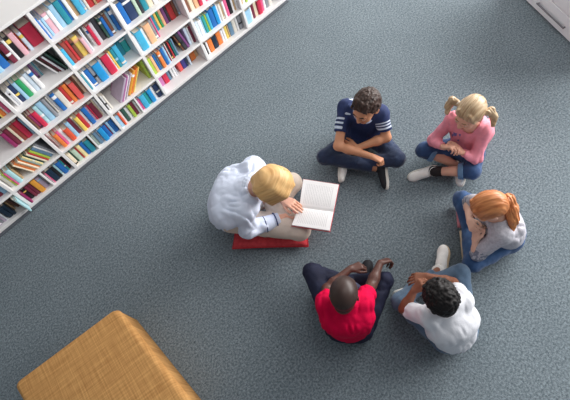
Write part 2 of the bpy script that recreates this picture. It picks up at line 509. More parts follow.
def shoe(root, J, s_, gz):
    side = s_['side']; a = J['a' + side]
    o, R, k = s_['fr']; s, f, up = R[:, 0], R[:, 1], R[:, 2]
    def q(r, ff, u): return o + R @ (np.array([r, ff, u]) * k)
    ctr = q(0, 0.12, 0.04)
    G = Grid(ctr - 0.19 * k, ctr + 0.19 * k, 0.0035)
    G.ell(q(0, 0.035, 0.030), np.array([0.030, 0.038, 0.045]) * k, R)
    G.ell(q(0, 0.100, 0.026), np.array([0.035, 0.075, 0.038]) * k, R, k=0.02)
    G.ell(q(0, 0.180, 0.018), np.array([0.037, 0.055, 0.028]) * k, R, k=0.02)
    G.cap(q(0, 0.045, 0.03), q(0, 0.043, 0.078), 0.034 * k, 0.038 * k, k=0.015, fb=True)
    G.plane(o, -up)
    G.plane(np.array([0, 0, gz + 0.003]), np.array([0, 0, -1.0]))
    v, fc = G.mesh()
    sh = obj('shoe', v, fc, s_['mat'], root)
    G = Grid(ctr - 0.19 * k, ctr + 0.19 * k, 0.003)
    G.ell(q(0, 0.050, 0), np.array([0.034, 0.052, 0.05]) * k, R)
    G.ell(q(0, 0.110, 0), np.array([0.035, 0.085, 0.05]) * k, R, k=0.015)
    G.ell(q(0, 0.175, 0), np.array([0.041, 0.064, 0.05]) * k, R, k=0.02)
    G.plane(q(0, 0, 0.012), up); G.plane(q(0, 0, -0.012), -up)
    G.plane(np.array([0, 0, gz + 0.003]), np.array([0, 0, -1.0]))
    v, fc = G.mesh(); obj('sole', v, fc, s_['sole'], sh)
    if s_.get('lace', True):
        G = Grid(ctr - 0.19 * k, ctr + 0.19 * k, 0.0025)
        for j in range(4):
            y = 0.085 + 0.022 * j; h = 0.068 - 0.0075 * j
            G.cap(q(-0.018, y, h - 0.006), q(0.018, y + 0.012, h - 0.008), 0.0032 * k, k=0.001)
            G.cap(q(0.018, y, h - 0.006), q(-0.018, y + 0.012, h - 0.008), 0.0032 * k, k=0.001)
        G.plane(np.array([0, 0, gz + 0.003]), np.array([0, 0, -1.0]))
        if (G.D < 0).any():
            v, fc = G.mesh(); obj('lace', v, fc, s_['lacem'], sh)
    if 'sock' in s_:
        G = Grid(a - 0.1, a + 0.1, 0.004)
        kn = J['k' + side]; d = unit(kn - a)
        G.cap(J['z' + side], a, 0.033 * k, 0.037 * k, k=0.012)
        G.cap(a - up * 0.01, a + d * 0.055, 0.038 * k, 0.037 * k, fb=True, k=0.01)
        G.plane(np.array([0, 0, gz + 0.003]), np.array([0, 0, -1.0]))
        v, fc = G.mesh(); obj('sock', v, fc, s_['sock'], root)

# ------------------------------------------------------------------ hair
def cap_hair(G, hp, hs, R, th, line=(0.80, 0.72, 0.018), k=0.012, low=-0.075):
    G.ell(hp(0, -0.012, 0.02), np.array([0.070, 0.090, 0.080]) * hs + th, R)
    G.ell(hp(0, -0.045, -0.025), np.array([0.058, 0.050, 0.060]) * hs + th * 0.8, R, k=0.02)
    n = R @ unit(np.array([0, line[0], -line[1]])); c0 = hp(0, 0, 0)
    G.plane(c0 + n * line[2] * hs, n, k)
    G.plane(hp(0, 0, low), R @ np.array([0, 0, -1.0]), k)

def add_hair(root, G, hp, R, m, name='hair'):
    v, f = G.mesh()
    return obj(name, v, f, m, root, M=mat4(R, hp(0, 0, 0)))

def hair_short(m, th=0.012, rough=0.007):
    def fn(root, c, R, hs, hp, lo, hi):
        G = Grid(c - 0.17, c + 0.17, 0.003)
        cap_hair(G, hp, hs, R, th, line=(0.84, 0.60, 0.014), low=-0.060)
        # swept fringe
        for q in np.linspace(-0.05, 0.05, 7):
            G.cap(hp(q * 0.8, 0.03, 0.098), hp(q * 1.0, 0.068, 0.076 - abs(q) * 0.25), 0.012 * hs, 0.007 * hs, k=0.012)
        def d(P):
            l = (P - c) @ R
            return rough * 1.6 * (np.abs(2 * vnoise(l * np.array([1.4, 0.6, 1.0]), 48, 1) - 1) - 0.35) + rough * 0.8 * (vnoise(l, 110, 2) - 0.5)
        G.disp(d, 0.02)
        add_hair(root, G, hp, R, m)
    return fn

def hair_curly(m):
    def fn(root, c, R, hs, hp, lo, hi):
        G = Grid(c - 0.19, c + 0.19, 0.0035)
        cap_hair(G, hp, hs, R, 0.010, line=(0.86, 0.55, 0.040), low=-0.085)
        rs = np.random.RandomState(3); n = 0
        for i in range(430):
            z = 1 - 2 * (i + 0.5) / 430; ph = i * 2.39996
            d = np.array([math.sqrt(1 - z * z) * math.cos(ph), math.sqrt(1 - z * z) * math.sin(ph), z])
            if 0.86 * d[1] - 0.55 * d[2] > 0.45 or d[2] < -0.85: continue
            p = hp(*(np.array([0, -0.012, 0.02]) + d * (np.array([0.068, 0.088, 0.078]) + 0.010 / hs + rs.rand() * 0.011)))
            G.ell(p, np.array([0.010, 0.010, 0.010]) * (0.75 + 0.6 * rs.rand()), k=0.004)
        G.disp(lambda P: 0.004 * (np.abs(2 * vnoise(P, 90, 1) - 1) - 0.4), 0.02)
        add_hair(root, G, hp, R, m)
    return fn

def strand(l, parting, amp, dens):
    """combed grooves: fine across the comb direction, long along it"""
    return amp * (np.abs(2 * vnoise(l * dens, 1.0, 1) - 1) - 0.5) + amp * 0.6 * (vnoise(l * dens * 2.3, 1.0, 2) - 0.5)

def hair_bob(m, part=0.022):
    """chin-length hair combed down from a side parting"""
    def fn(root, c, R, hs, hp, lo, hi):
        G = Grid(c - 0.24, c + 0.24, 0.0035)
        cap_hair(G, hp, hs, R, 0.017, line=(0.88, 0.48, 0.046), low=-0.085)
        for q in (-1, 1):
            for y in (-0.055, -0.02, 0.015, 0.040):
                G.cap(hp(q * 0.070, y * 1.0, 0.025), hp(q * 0.072, y * 1.05 + 0.006, -0.070), 0.020 * hs, 0.013 * hs, k=0.04)
            G.cap(hp(q * 0.030, -0.095, 0.0), hp(q * 0.035, -0.086, -0.070), 0.026 * hs, 0.018 * hs, k=0.045)
            G.cap(hp(q * 0.028, 0.060, 0.080), hp(q * 0.066, 0.070, 0.010), 0.013 * hs, 0.009 * hs, k=0.014)
        def d(P):
            l = (P - c) @ R
            s = strand(l, part, 0.0035, np.array([9.0, 75.0, 9.0]))
            g = 0.009 * np.exp(-((l[:, 0] - part * hs) / 0.0045) ** 2) * (l[:, 2] > 0.04) * (l[:, 1] > -0.05)
            return s + g
        G.disp(d, 0.025)
        # opening for the face
        G.ell(hp(0, 0.075, -0.055), np.array([0.055, 0.070, 0.080]) * hs, R, k=0.01, op='sub')
        add_hair(root, G, hp, R, m)
    return fn

def tail(G, pts, rad, k=0.012):
    for i in range(len(pts) - 1): G.cap(pts[i], pts[i + 1], rad[i], rad[i + 1], k=k)

def hair_tied(m, tiem, tails, th=0.011, dens=(75.0, 10.0, 20.0), part=False, names='ponytail'):
    """hair drawn back flat to one or two gathered tails; tails = lists of (px, py, z, radius)"""
    def fn(root, c, R, hs, hp, lo, hi):
        G = Grid(c - 0.17, c + 0.17, 0.003)
        cap_hair(G, hp, hs, R, th, line=(0.88, 0.48, 0.050), low=-0.060)
        for q in (-1, 1):
            G.cap(hp(q * 0.035, 0.058, 0.078), hp(q * 0.068, 0.045, 0.0), 0.010 * hs, 0.006 * hs, k=0.014)
        def d(P):
            l = (P - c) @ R
            s = strand(l, 0, 0.0035, np.array(dens))
            if part: s = s + 0.006 * np.exp(-(l[:, 0] / 0.0035) ** 2) * (l[:, 2] > 0.0)
            return s
        G.disp(d, 0.02)
        h = add_hair(root, G, hp, R, m)
        for t in tails:
            pts = [at(*p[:3]) for p in t]; rad = [p[3] for p in t]
            a = np.array(pts)
            G = Grid(a.min(0) - 0.06, a.max(0) + 0.06, 0.003)
            tail(G, pts, rad)
            ax = unit(pts[-1] - pts[0])
            e1 = unit(np.cross(ax, [0.3, 0.5, 0.9])); e2 = np.cross(ax, e1)
            B = np.stack([e1, e2, ax], 1)
            G.disp(lambda P: strand((P - pts[0]) @ B, 0, 0.008, np.array([85.0, 85.0, 13.0])), 0.03)
            v, f = G.mesh(); o = obj(names, v, f, m, root, M=mat4(np.stack([e1, ax, np.cross(e1, ax)], 1), pts[0]))
            d0 = unit(pts[1] - pts[0])
            G = Grid(pts[0] - 0.05, pts[0] + 0.05, 0.003)
            G.cap(pts[0] - d0 * 0.001, pts[0] + d0 * 0.011, rad[0] + 0.003, rad[0] + 0.003, fa=True, fb=True)
            v, f = G.mesh(); obj('hair_tie', v, f, tiem, root)
    return fn

# ------------------------------------------------------------------ floor
def carpet():
    m = bpy.data.materials.new('blue_grey_carpet'); m.use_nodes = True
    nt = m.node_tree; N = nt.nodes; L = nt.links; b = N['Principled BSDF']
    b.inputs['Roughness'].default_value = 0.95; b.inputs['Specular IOR Level'].default_value = 0.15
    tc = N.new('ShaderNodeTexCoord')
    n1 = N.new('ShaderNodeTexNoise'); n1.inputs['Scale'].default_value = 78; n1.inputs['Detail'].default_value = 5; n1.inputs['Roughness'].default_value = 0.75
    L.new(tc.outputs['Object'], n1.inputs['Vector'])
    r = N.new('ShaderNodeValToRGB')
    e = r.color_ramp.elements
    e[0].position = 0.30; e[0].color = (*hexc(54, 64, 71), 1); e[1].position = 0.70; e[1].color = (*hexc(152, 164, 171), 1)
    L.new(n1.outputs['Fac'], r.inputs['Fac'])
    n2 = N.new('ShaderNodeTexNoise'); n2.inputs['Scale'].default_value = 3.0; n2.inputs['Detail'].default_value = 3
    L.new(tc.outputs['Object'], n2.inputs['Vector'])
    mx = N.new('ShaderNodeMix'); mx.data_type = 'RGBA'; mx.blend_type = 'MULTIPLY'; mx.inputs[0].default_value = 0.35
    L.new(r.outputs['Color'], mx.inputs[6])
    r2 = N.new('ShaderNodeValToRGB'); r2.color_ramp.elements[0].position = 0.35; r2.color_ramp.elements[0].color = (0.80, 0.82, 0.84, 1); r2.color_ramp.elements[1].position = 0.65
    L.new(n2.outputs['Fac'], r2.inputs['Fac']); L.new(r2.outputs['Color'], mx.inputs[7])
    L.new(mx.outputs[2], b.inputs['Base Color'])
    bp = N.new('ShaderNodeBump'); bp.inputs['Strength'].default_value = 0.5; bp.inputs['Distance'].default_value = 0.006
    n3 = N.new('ShaderNodeTexNoise'); n3.inputs['Scale'].default_value = 150; n3.inputs['Detail'].default_value = 3
    L.new(tc.outputs['Object'], n3.inputs['Vector'])
    L.new(n3.outputs['Fac'], bp.inputs['Height']); L.new(bp.outputs['Normal'], b.inputs['Normal'])
    return m
bm = bmesh.new(); box(bm, -4, 6, -4, BY + 0.60, -0.05, 0)
tag(bm_obj('floor', bm, carpet()), kind='structure')
WALLM = mat('white_wall_paint', (226, 224, 222), 0.9, var=0.015, vscale=6, bump=0.05, bscale=120)
bm = bmesh.new(); box(bm, -4, 6, BY + 0.32, BY + 0.44, 0, 3.2)
tag(bm_obj('wall_back', bm, WALLM), kind='structure')

# ------------------------------------------------------------------ bookcase
WHITE = mat('white_laminate', (234, 232, 232), 0.45, var=0.012, vscale=5, spec=0.4)
GREYP = mat('grey_plinth_rubber', (84, 89, 97), 0.6, var=0.05, vscale=20)
SX = [-1.17, -0.688, -0.232, 0.254, 0.738, 1.24, 1.735, 2.235]
SZ = [0.040, 0.250, 0.500, 0.750, 1.000, 1.250]
SHELF_T = 0.020; UPR_T = 0.024; DEPTH = 0.285
bc = bpy.data.objects.new('bookcase', None); C.objects.link(bc); bc.location = (0.53, BY + DEPTH / 2, 0)
tag(bc, 'long white open bookcase filled with books along the wall', 'bookcase')
def bc_part(name, x0, x1, y0, y1, z0, z1, m=WHITE, bev=0.002):
    bm = bmesh.new(); box(bm, x0 - bc.location.x, x1 - bc.location.x, y0 - bc.location.y, y1 - bc.location.y, z0, z1, bev, 1)
    return bm_obj(name, bm, m, bc)
for x in SX: bc_part('upright', x - UPR_T / 2, x + UPR_T / 2, BY, BY + DEPTH, 0.0, SZ[-1] - SHELF_T / 2)
for i in range(7):
    for z in SZ[:-1]:
        bc_part('shelf_board', SX[i] + UPR_T / 2, SX[i + 1] - UPR_T / 2, BY, BY + DEPTH - 0.012, (z - SHELF_T) if z > 0.05 else 0.0, z)
bc_part('top_board', SX[0] - 0.02, SX[-1] + 0.02, BY - 0.004, BY + DEPTH, SZ[-1] - SHELF_T / 2, SZ[-1] + SHELF_T / 2)
bc_part('back_panel', SX[0], SX[-1], BY + DEPTH - 0.012, BY + DEPTH - 0.002, 0.0, SZ[-1] - SHELF_T / 2)
tag(bc_part('plinth', SX[0], SX[-1], BY - 0.026, BY, 0, 0.014, GREYP), 'grey plinth strip')
for x in (-0.455, 0.010, 0.490): bc_part('divider', x - 0.007, x + 0.007, BY + 0.004, BY + DEPTH - 0.012, SZ[0], SZ[1] - SHELF_T)

# ------------------------------------------------------------------ books
COL = {  # word, rgb
 'lb': ('light blue', (150, 196, 226)), 'bl': ('blue', (30, 104, 184)), 'bb': ('bright blue', (28, 146, 214)), 'nv': ('navy', (38, 56, 96)),
 'dn': ('dark navy', (24, 44, 66)), 'tl': ('teal', (36, 140, 160)), 'cy': ('cyan', (60, 172, 214)), 'aq': ('pale aqua', (168, 214, 222)),
 'tq': ('turquoise', (40, 160, 158)), 'gb': ('grey-blue', (96, 130, 158)), 'mn': ('maroon', (118, 36, 58)), 'rd': ('red', (196, 48, 52)),
 'cr': ('crimson', (206, 38, 72)), 'co': ('coral', (234, 86, 84)), 'or': ('orange', (234, 124, 54)), 'ro': ('red-orange', (226, 84, 52)),
 'am': ('amber', (226, 152, 50)), 'ye': ('yellow', (236, 204, 96)), 'py': ('pale yellow', (240, 222, 160)), 'lm': ('lime', (164, 192, 66)),
 'gr': ('green', (44, 160, 96)), 'dg': ('dark green', (48, 84, 74)), 'pg': ('pale green', (184, 208, 186)), 'gg': ('grey-green', (136, 152, 144)),
 'pk': ('pink', (226, 92, 140)), 'pp': ('pale pink', (230, 176, 188)), 'mg': ('magenta', (150, 40, 96)), 'mv': ('mauve', (178, 160, 182)),
 'pu': ('purple', (122, 66, 124)), 'in': ('indigo', (62, 60, 140)), 'li': ('lilac', (190, 112, 170)), 'wh': ('white', (234, 234, 236)),
 'ow': ('off-white', (222, 216, 206)), 'ce': ('cream', (232, 216, 188)), 'pe': ('peach', (238, 180, 136)), 'tn': ('tan', (196, 160, 118)),
 'br': ('brown', (122, 76, 58)), 'rb': ('reddish brown', (156, 66, 58)), 'dk': ('charcoal', (54, 54, 62)), 'bk': ('black', (26, 26, 32)),
 'gy': ('grey', (140, 142, 150)), 'lg': ('light grey', (196, 198, 206)), 'db': ('dark brown', (72, 50, 44)), 'wb': ('white and blue', (206, 222, 238)),
}
PAGES = mat('page_edges', (236, 226, 210), 0.85, var=0.06, vscale=3, stretch=(160, 1, 1))
def cover_mat(c):
    g = sum(COL[c][1]) / 3.0; rgb = tuple(min(255, (v * 0.93 + g * 0.07) * 1.02 + 5) for v in COL[c][1])
    return mat('cover_' + COL[c][0].replace(' ', '_').replace('-', '_'), rgb, 0.42, var=0.07, vscale=26, spec=0.45)

def make_book(x, z, w, h, d, back, lean, c, band, label, group):
    """stands on the shelf, spine to the room; lean in degrees tips the top sideways"""
    root = bpy.data.objects.new('book', None); C.objects.link(root)
    root.location = (x, BY + back, z); root.rotation_euler = (0, math.radians(lean), 0)
    tag(root, label, 'book', group)
    t = min(0.0028, w * 0.16); hw = w / 2
    bm = bmesh.new()
    # rounded spine and two boards as one wrapped cover
    n = 5; prof = [(-hw, d)] + [(-hw, 0.004)] + [(-hw * math.cos(math.pi * i / n), -0.004 * math.sin(math.pi * i / n) * min(1, w / 0.02)) for i in range(1, n)] + [(hw, 0.004), (hw, d)]
    inn = [(hw - t, d), (hw - t, 0.006), (-hw + t, 0.006), (-hw + t, d)]
    loop = prof + inn
    lo = [bm.verts.new((a, b, 0.0)) for a, b in loop]; hi = [bm.verts.new((a, b, h)) for a, b in loop]
    m = len(loop)
    for i in range(m):
        j = (i + 1) % m
        bm.faces.new((lo[i], lo[j], hi[j], hi[i]))
    bm.faces.new(list(reversed(lo))); bm.faces.new(hi)
    bm_obj('cover', bm, cover_mat(c), root)
    bm = bmesh.new(); box(bm, -hw + t, hw - t, 0.0062, d - 0.004, 0.002, h - 0.005)
    bm_obj('page_block', bm, PAGES, root)
    if band:
        bc_, f0, f1 = band
        bm = bmesh.new(); e = 0.0007; lo = []; hi = []
        pts = [(-hw - e * 0.3, 0.003)] + [(-(hw + e * 0.3) * math.cos(math.pi * i / n), -0.004 * math.sin(math.pi * i / n) * min(1, w / 0.02) - e) for i in range(1, n)] + [(hw + e * 0.3, 0.003)]
        for a, b in pts:
            lo.append(bm.verts.new((a, b, h * f0))); hi.append(bm.verts.new((a, b, h * f1)))
        for i in range(len(pts) - 1): bm.faces.new((lo[i], lo[i + 1], hi[i + 1], hi[i]))
        tag(bm_obj('spine_label', bm, cover_mat(bc_), root), COL[bc_][0] + ' spine label')
    return root

ORD = ['first', 'second', 'third', 'fourth', 'fifth', 'sixth', 'seventh', 'eighth', 'ninth', 'tenth', 'eleventh', 'twelfth', 'thirteenth', 'fourteenth', 'fifteenth', 'sixteenth']
ROWW = ['bottom shelf', 'second shelf up', 'third shelf up', 'fourth shelf up', 'top shelf']
# (row, bay, start offset mm from the bay's left): books as colour:width:height[:setback[:lean]], gaps as _:mm ; a letter pair like rd/wh gives the spine label
SHELVES = [
 (4, 2, 92, 50, 'lb/wh:36:165 bl:44:185:60 br:14:190:110 mn:30:165 wh:16:188 bk/ye:26:185 pp:32:195 ro:10:150:90 wb/ye:22:160 _:4 cr:72:170:60'),
 (4, 3, 4, 50, 'bl:9:190:30 wh:14:150:50 lb:16:160:40 pp/wh:36:178 wh:26:180 lb:34:190 tl:38:190 bl:16:195:60 wh:24:185 tn:26:200:70 cy:38:195 lb:18:185 ow:18:175 rd:38:190 tn:16:185 co:46:190'),
 (3, 1, 330, 45, 'bk/ye:24:170 ye:14:150 or:30:185 wh:12:160 pk:30:188'),
 (3, 2, 26, 40, 'wh:12:150 lg:12:160 wh:14:165 nv:30:180 lb:26:180 gr:34:182 wh:28:180 wb:32:188 wh/bl:30:195 _:6 pu:16:150:150 gy:14:155:150 tl:8:158:150 gy:8:160:155 _:64 wh:10:200:70:-17 db:14:195:70:-17 mn:12:198:60:-17 lg:14:200:50:-17 bk:14:205:45:-17 dg:12:205:40:-17'),
 (3, 3, 6, 40, 'cy:22:170 rb:30:200 rd:22:195 br:24:195 ye/pe:42:185 pp:24:150:20 lg:10:210:30 wh:10:212:30 _:26 wh/bl:14:180:60 cr:24:185:45 lg:26:195:60 dk:34:205:55 dg:20:190:45 bl:26:192 br:26:195 lb:20:185:55 bl/wh:26:205'),
 (3, 4, 8, 40, 'wh:12:200 bl:30:195 nv:56:200 pg:22:205 dk:18:200 tl:34:200 ce:36:200 wh:30:195 ow:30:190'),
 (2, 1, 250, 40, 'mg:40:180 mn:44:185 ce:24:190 rb:38:190 cr:54:190 br:6:180:90 lb:24:188'),
 (2, 2, 8, 35, 'br:16:170 mg:20:172 cr:34:178:25 aq:30:195 lb:46:200 gy:26:205 _:6 ow:14:190:60 wh:20:195:60 bl/wh:34:198:40 ow:44:195 rd:26:195 or:32:198 _:6 co:44:180:25 br:20:205:60 ce:22:208:60'),
 (2, 3, 6, 35, 'tl:10:180 wh:16:185 bl:30:188 gy:24:190 bb:54:190:25 lg:18:195 cr:52:195:25 wh:8:190 ye:14:195 tl:22:198 cy:34:200 _:8 tl:36:160:130 tq:44:165:130'),
 (2, 4, 6, 35, 'wh:14:170 cy:46:190:20 wh:18:180 pe:46:195:25 gy:20:200:40 pk:10:205:40 _:12 tl:22:185:110 ye:18:188:110 gr:14:185:110 pe:20:188:110 pu:22:190:110 dk:16:190:110 rd:38:195:105 br:20:200:100 gy:12:205:95'),
 (2, 5, 6, 35, 'br:34:190:50 ce:30:185:50 pe:30:180:40 cr:22:180 wh:26:185 pk:20:185 ow:30:190 wh:34:190 lg:30:190'),
 (1, 0, 330, 30, 'in:44:180 mn:36:182 lb:40:180'),
 (1, 1, 6, 25, 'ow:14:190:40 wh:12:185:30 lm:12:180:14 pk:10:180:14 aq:30:185:14 tn:14:150:40 _:64 ce:10:190:20:-20 or:12:190:18:-20 pe:10:190:16:-20 ce:12:195:16:-20 or:10:195:16:-20 gg:12:195:20:-20 py:12:195:20:-20 dg:12:195:30:-20 ce:16:195:20:-20 rd:8:195:20:-20 lm:16:195:20:-20 gb:24:195:30:-20 wh:10:200:30:-20 gy:12:200:30:-20'),
 (1, 2, 6, 30, 'pp:6:190:60 wh:8:190:60 ow:10:195:60 _:4 or:28:170:15 pk:20:175:18 wh:26:182:30 ro:38:150:18 lb:30:185:30 mn:28:190:35 ow:12:185:40 ye:30:180:20 rd:28:185:22 wh:20:180:30 bl:34:205:25 pp:14:190:40 cr:12:192:30 mn:36:195:28 ce:12:200:40 wh:16:200:40'),
 (1, 3, 6, 30, 'bk:8:175:40 wh:12:178:35 ow:14:180:30 _:46 mv:18:232:10:42 li:10:232:10:42 wh:10:230:10:42 mv:8:232:10:42 ow:10:228:14:42 am:22:232:14:42 or:14:234:14:42 ye:10:234:14:42 _:150 lm:22:200:30'),
 (1, 4, 6, 30, 'lm:28:185:25 pe:26:185:25 bl:20:185:30 gb:18:190:25 or:26:188:18 pe:10:180:25 bl:26:192:25 lb:20:188:30 mn:14:190:30 ow:10:185:40 dk:14:190:40 rd:12:188:40 bk:14:185:45 tq:10:190:40 gb:18:195:40 _:46 br:16:195:40:-10 dk:30:200:30:-10 pu:24:205:30:-10 _:4 wb:26:195:40 wh:18:190:40 mn:22:180:35'),
 (1, 5, 4, 30, 'wh:16:180 wb:22:185 wh:30:170 lb:14:190 tq:26:190 lm:16:188 cy:26:190 bl:46:195 bb:36:200:25 wh:14:195 ow:26:190 tn:14:185 wh:20:190 pk:30:185 bk:34:190 wh:20:195 tn:16:190 wh:18:190'),
 (1, 6, 4, 30, 'tn:24:190 wh:20:185 lm:16:180 ow:26:188 wh:24:190 rd:18:185'),
 (0, 0, 196, 25, 'mv:24:150 gy:24:155 mv:22:155 lg:18:150 bk:10:165:50 dn:46:160 dn:30:165:18 tn:14:150:60 _:22 br:18:160:60:-7 db:12:165:50:-7'),
 (0, 1, 4, 25, 'mg:12:160:-6 bk:26:150:30 mn:22:160:22 mn:22:165:25 am:34:175:14 mv:30:170:22 gy:14:165:40 | wh:10:130 pk:10:150:15 dn:50:165:12 bk:30:165:20 aq:20:160:20 bl:44:165:15 tq:16:160:25 mn:12:165:30 bk:10:165:30 br:10:160:60'),
 (0, 2, 2, 22, 'ce:26:165:18 dg:14:165:25 pg:38:160:20 rd:12:165:20 py:32:165:20 bl:32:165:15 tl:46:160:15 br:10:150:60 | gg:24:150:30 gb:28:160:22 lg:14:165:30 bb:42:165:12 bl:32:160:20 rd:8:150:30 lb:20:165:20 bl:38:165:20'),
 (0, 3, 4, 22, 'lb:26:155:20 ro:16:160:18 wh:16:165:25 dg:28:165:28 wh:26:160:25 lm:24:165:18 mn:26:165:22 wh:14:165:25 | li:10:140:14 pk:16:140:20 cy:48:160:15 tq:32:160:18 bb:40:165:15 wh:18:160:25 lg:10:165:25 nv:44:170:20'),
 (0, 4, 6, 95, 'li:52:120 cr:42:125:90 gb:24:130 _:10 wh:20:120 wh:18:125 lg:16:125 _:20 co:36:125 in:38:130 nv:14:135 _:10 wb:18:140:80 br:12:140 or:50:140:110 tn:30:145:120'),
 (0, 5, 6, 45, 'wh:18:140 bk:10:145 wh:16:145 or:38:145 dn:40:150 or:40:150 wh:18:150 wh:20:155 ye:22:155 tn:10:150 gb:36:155 ow:30:160 wh:18:160 gy:34:165:30'),
 (0, 6, 8, 40, 'lb:56:160:25 wh:14:160 mn:22:165 ce:30:165 cr:36:165:30 pk:20:165 wh:20:160 gy:26:165 ow:30:160'),
]
rb_ = random.Random(11)
n_books = 0
DIVX = {1: -0.455, 2: 0.010, 3: 0.490}
for row, bay, start, back0, txt in SHELVES:
    z = SZ[row]; k = 0
    edges = [SX[bay] + UPR_T / 2 + max(start, 3) / 1000.0, SX[bay + 1] - UPR_T / 2 - 0.002 - (0.046 if (row, bay) == (0, 0) else 0)]
    segs = txt.split('|'); cells = []
    for si, seg in enumerate(segs):
        x0 = edges[0] if si == 0 else DIVX[bay] + 0.009
        lim = edges[1] if si == len(segs) - 1 else DIVX[bay] - 0.009
        x = x0; part = []
        for tkn in seg.split():
            p = tkn.split(':')
            if p[0] == '_': x += float(p[1]) / 1000.0; continue
            c = p[0].split('/'); w = float(p[1]) / 1000.0; h = min(float(p[2]) * (0.90 if float(p[2]) < 198 else 0.93) / 1000.0, (SZ[row + 1] - SZ[row]) - SHELF_T - 0.012)
            back = float(p[3]) / 1000.0 if len(p) > 3 else back0 / 1000.0
            lean = float(p[4]) if len(p) > 4 else 0.0
            part.append([c, w, h, back + 0.012 + rb_.uniform(-0.004, 0.006), lean, x])
            if lean: w = w / math.cos(math.radians(lean))
            x += w + 0.0008
        f = min(1.30, (lim - x0) / max(x - x0, 1e-6))          # fill the compartment
        cells += [(c, w * f, h, back, lean, x0 + (xx - x0) * f, f) for c, w, h, back, lean, xx in part]
    for c, w, h, back, lean, xx, f in cells:
        d = min(0.145 + 0.05 * rb_.random(), DEPTH - 0.016 - back)
        band = None; h *= rb_.uniform(0.93, 1.0) if not lean else 1.0
        if len(c) > 1: band = (c[1], 0.72, 0.88)
        elif rb_.random() < 0.16 and w > 0.012:
            band = (rb_.choice(['wh', 'ow', 'ye', 'bk', 'lb', 'wh']), *rb_.choice([(0.06, 0.16), (0.74, 0.84), (0.40, 0.52)]))
        size = 'slim' if w < 0.017 else ('thick' if w > 0.037 else 'medium')
        if abs(lean) > 5: size += ' leaning'
        lab = f"{size} {COL[c[0]][0]} book, {ORD[k] if k < 16 else 'number ' + str(k + 1)} shown from left, {ROWW[row]}, {ORD[bay]} bay"
        hw = w / 2
        zl = z; xc = xx + hw
        if lean:
            a = math.radians(lean); zl = z + abs(math.sin(a)) * hw + 0.0003
            xc = xx + hw / math.cos(a) + abs(math.sin(a)) * hw * math.tan(a)
        make_book(xc, zl + 0.0005, w, h, d, back, lean, c[0], band, lab, 'books on the ' + ROWW[row]); k += 1; n_books += 1
# the pale aqua book that pokes out past the shelf edge
make_book(SX[1] - 0.024, SZ[0] + 0.001, 0.014, 0.165, 0.14, -0.055, 0, 'aq', None, 'slim pale aqua book jutting out past the bottom shelf edge, first bay', 'books on the bottom shelf')
make_book(SX[1] - 0.041, SZ[0] + 0.001, 0.012, 0.165, 0.14, -0.01, 0, 'ow', None, 'slim off-white book left of the jutting pale aqua book, bottom shelf', 'books on the bottom shelf')
print('books', n_books)

# ------------------------------------------------------------------ ottoman
WEAVE = bpy.data.materials.new('ochre_woven_fabric'); WEAVE.use_nodes = True
def weave():
    nt = WEAVE.node_tree; N = nt.nodes; L = nt.links; b = N['Principled BSDF']
    b.inputs['Roughness'].default_value = 0.85; b.inputs['Specular IOR Level'].default_value = 0.2
    tc = N.new('ShaderNodeTexCoord'); fac = []
    for sc in ((110, 4, 4), (5, 90, 4)):
        mp = N.new('ShaderNodeMapping'); mp.inputs['Scale'].default_value = sc
        L.new(tc.outputs['Object'], mp.inputs['Vector'])
        nz = N.new('ShaderNodeTexNoise'); nz.inputs['Scale'].default_value = 1.0; nz.inputs['Detail'].default_value = 4
        L.new(mp.outputs['Vector'], nz.inputs['Vector']); fac.append(nz)
    ad = N.new('ShaderNodeMath'); ad.operation = 'ADD'
    L.new(fac[0].outputs['Fac'], ad.inputs[0]); L.new(fac[1].outputs['Fac'], ad.inputs[1])
    r = N.new('ShaderNodeValToRGB'); e = r.color_ramp.elements
    hf = N.new('ShaderNodeMath'); hf.operation = 'MULTIPLY'; hf.inputs[1].default_value = 0.5
    L.new(ad.outputs[0], hf.inputs[0]); L.new(hf.outputs[0], r.inputs['Fac'])
    e[0].position = 0.38; e[0].color = (*hexc(184, 132, 78), 1); e[1].position = 0.62; e[1].color = (*hexc(218, 166, 104), 1)
    L.new(r.outputs['Color'], b.inputs['Base Color'])
    bp = N.new('ShaderNodeBump'); bp.inputs['Strength'].default_value = 0.3; bp.inputs['Distance'].default_value = 0.004
    L.new(hf.outputs[0], bp.inputs['Height']); L.new(bp.outputs['Normal'], b.inputs['Normal'])
weave()
OH = 0.25
oc = [at(12, 384, OH), at(115.5, 307, OH), at(189, 400, OH)]
A_, B_, C_ = oc[0][:2], oc[1][:2], oc[2][:2]
u1 = unit(np.append(A_ - B_, 0))[:2]; u2 = unit(np.append(C_ - B_, 0))[:2]
quad = [B_, B_ + u1 * np.linalg.norm(A_ - B_), B_ + u1 * np.linalg.norm(A_ - B_) + u2 * 0.80, B_ + u2 * 0.80]
ctr = np.mean(quad, 0)
ang = math.atan2(u1[1], u1[0])
bm = bmesh.new()
vs_ = [bm.verts.new((q[0] - ctr[0], q[1] - ctr[1], 0.004)) for q in quad] ; vt = [bm.verts.new((q[0] - ctr[0], q[1] - ctr[1], OH)) for q in quad]
for i in range(4):
    j = (i + 1) % 4; bm.faces.new((vs_[i], vs_[j], vt[j], vt[i]))
bm.faces.new(vs_[::-1]); bm.faces.new(vt)
vert_e = [e for e in bm.edges if abs(e.verts[0].co.z - e.verts[1].co.z) > 0.1]
bmesh.ops.bevel(bm, geom=vert_e, offset=0.045, segments=6, affect='EDGES', profile=0.5)
hor = [e for e in bm.edges if e.verts[0].co.z > OH - 0.001 and e.verts[1].co.z > OH - 0.001]
bmesh.ops.bevel(bm, geom=hor, offset=0.030, segments=5, affect='EDGES', profile=0.5)
Rz = Matrix.Rotation(-ang, 4, 'Z'); bm.transform(Rz)
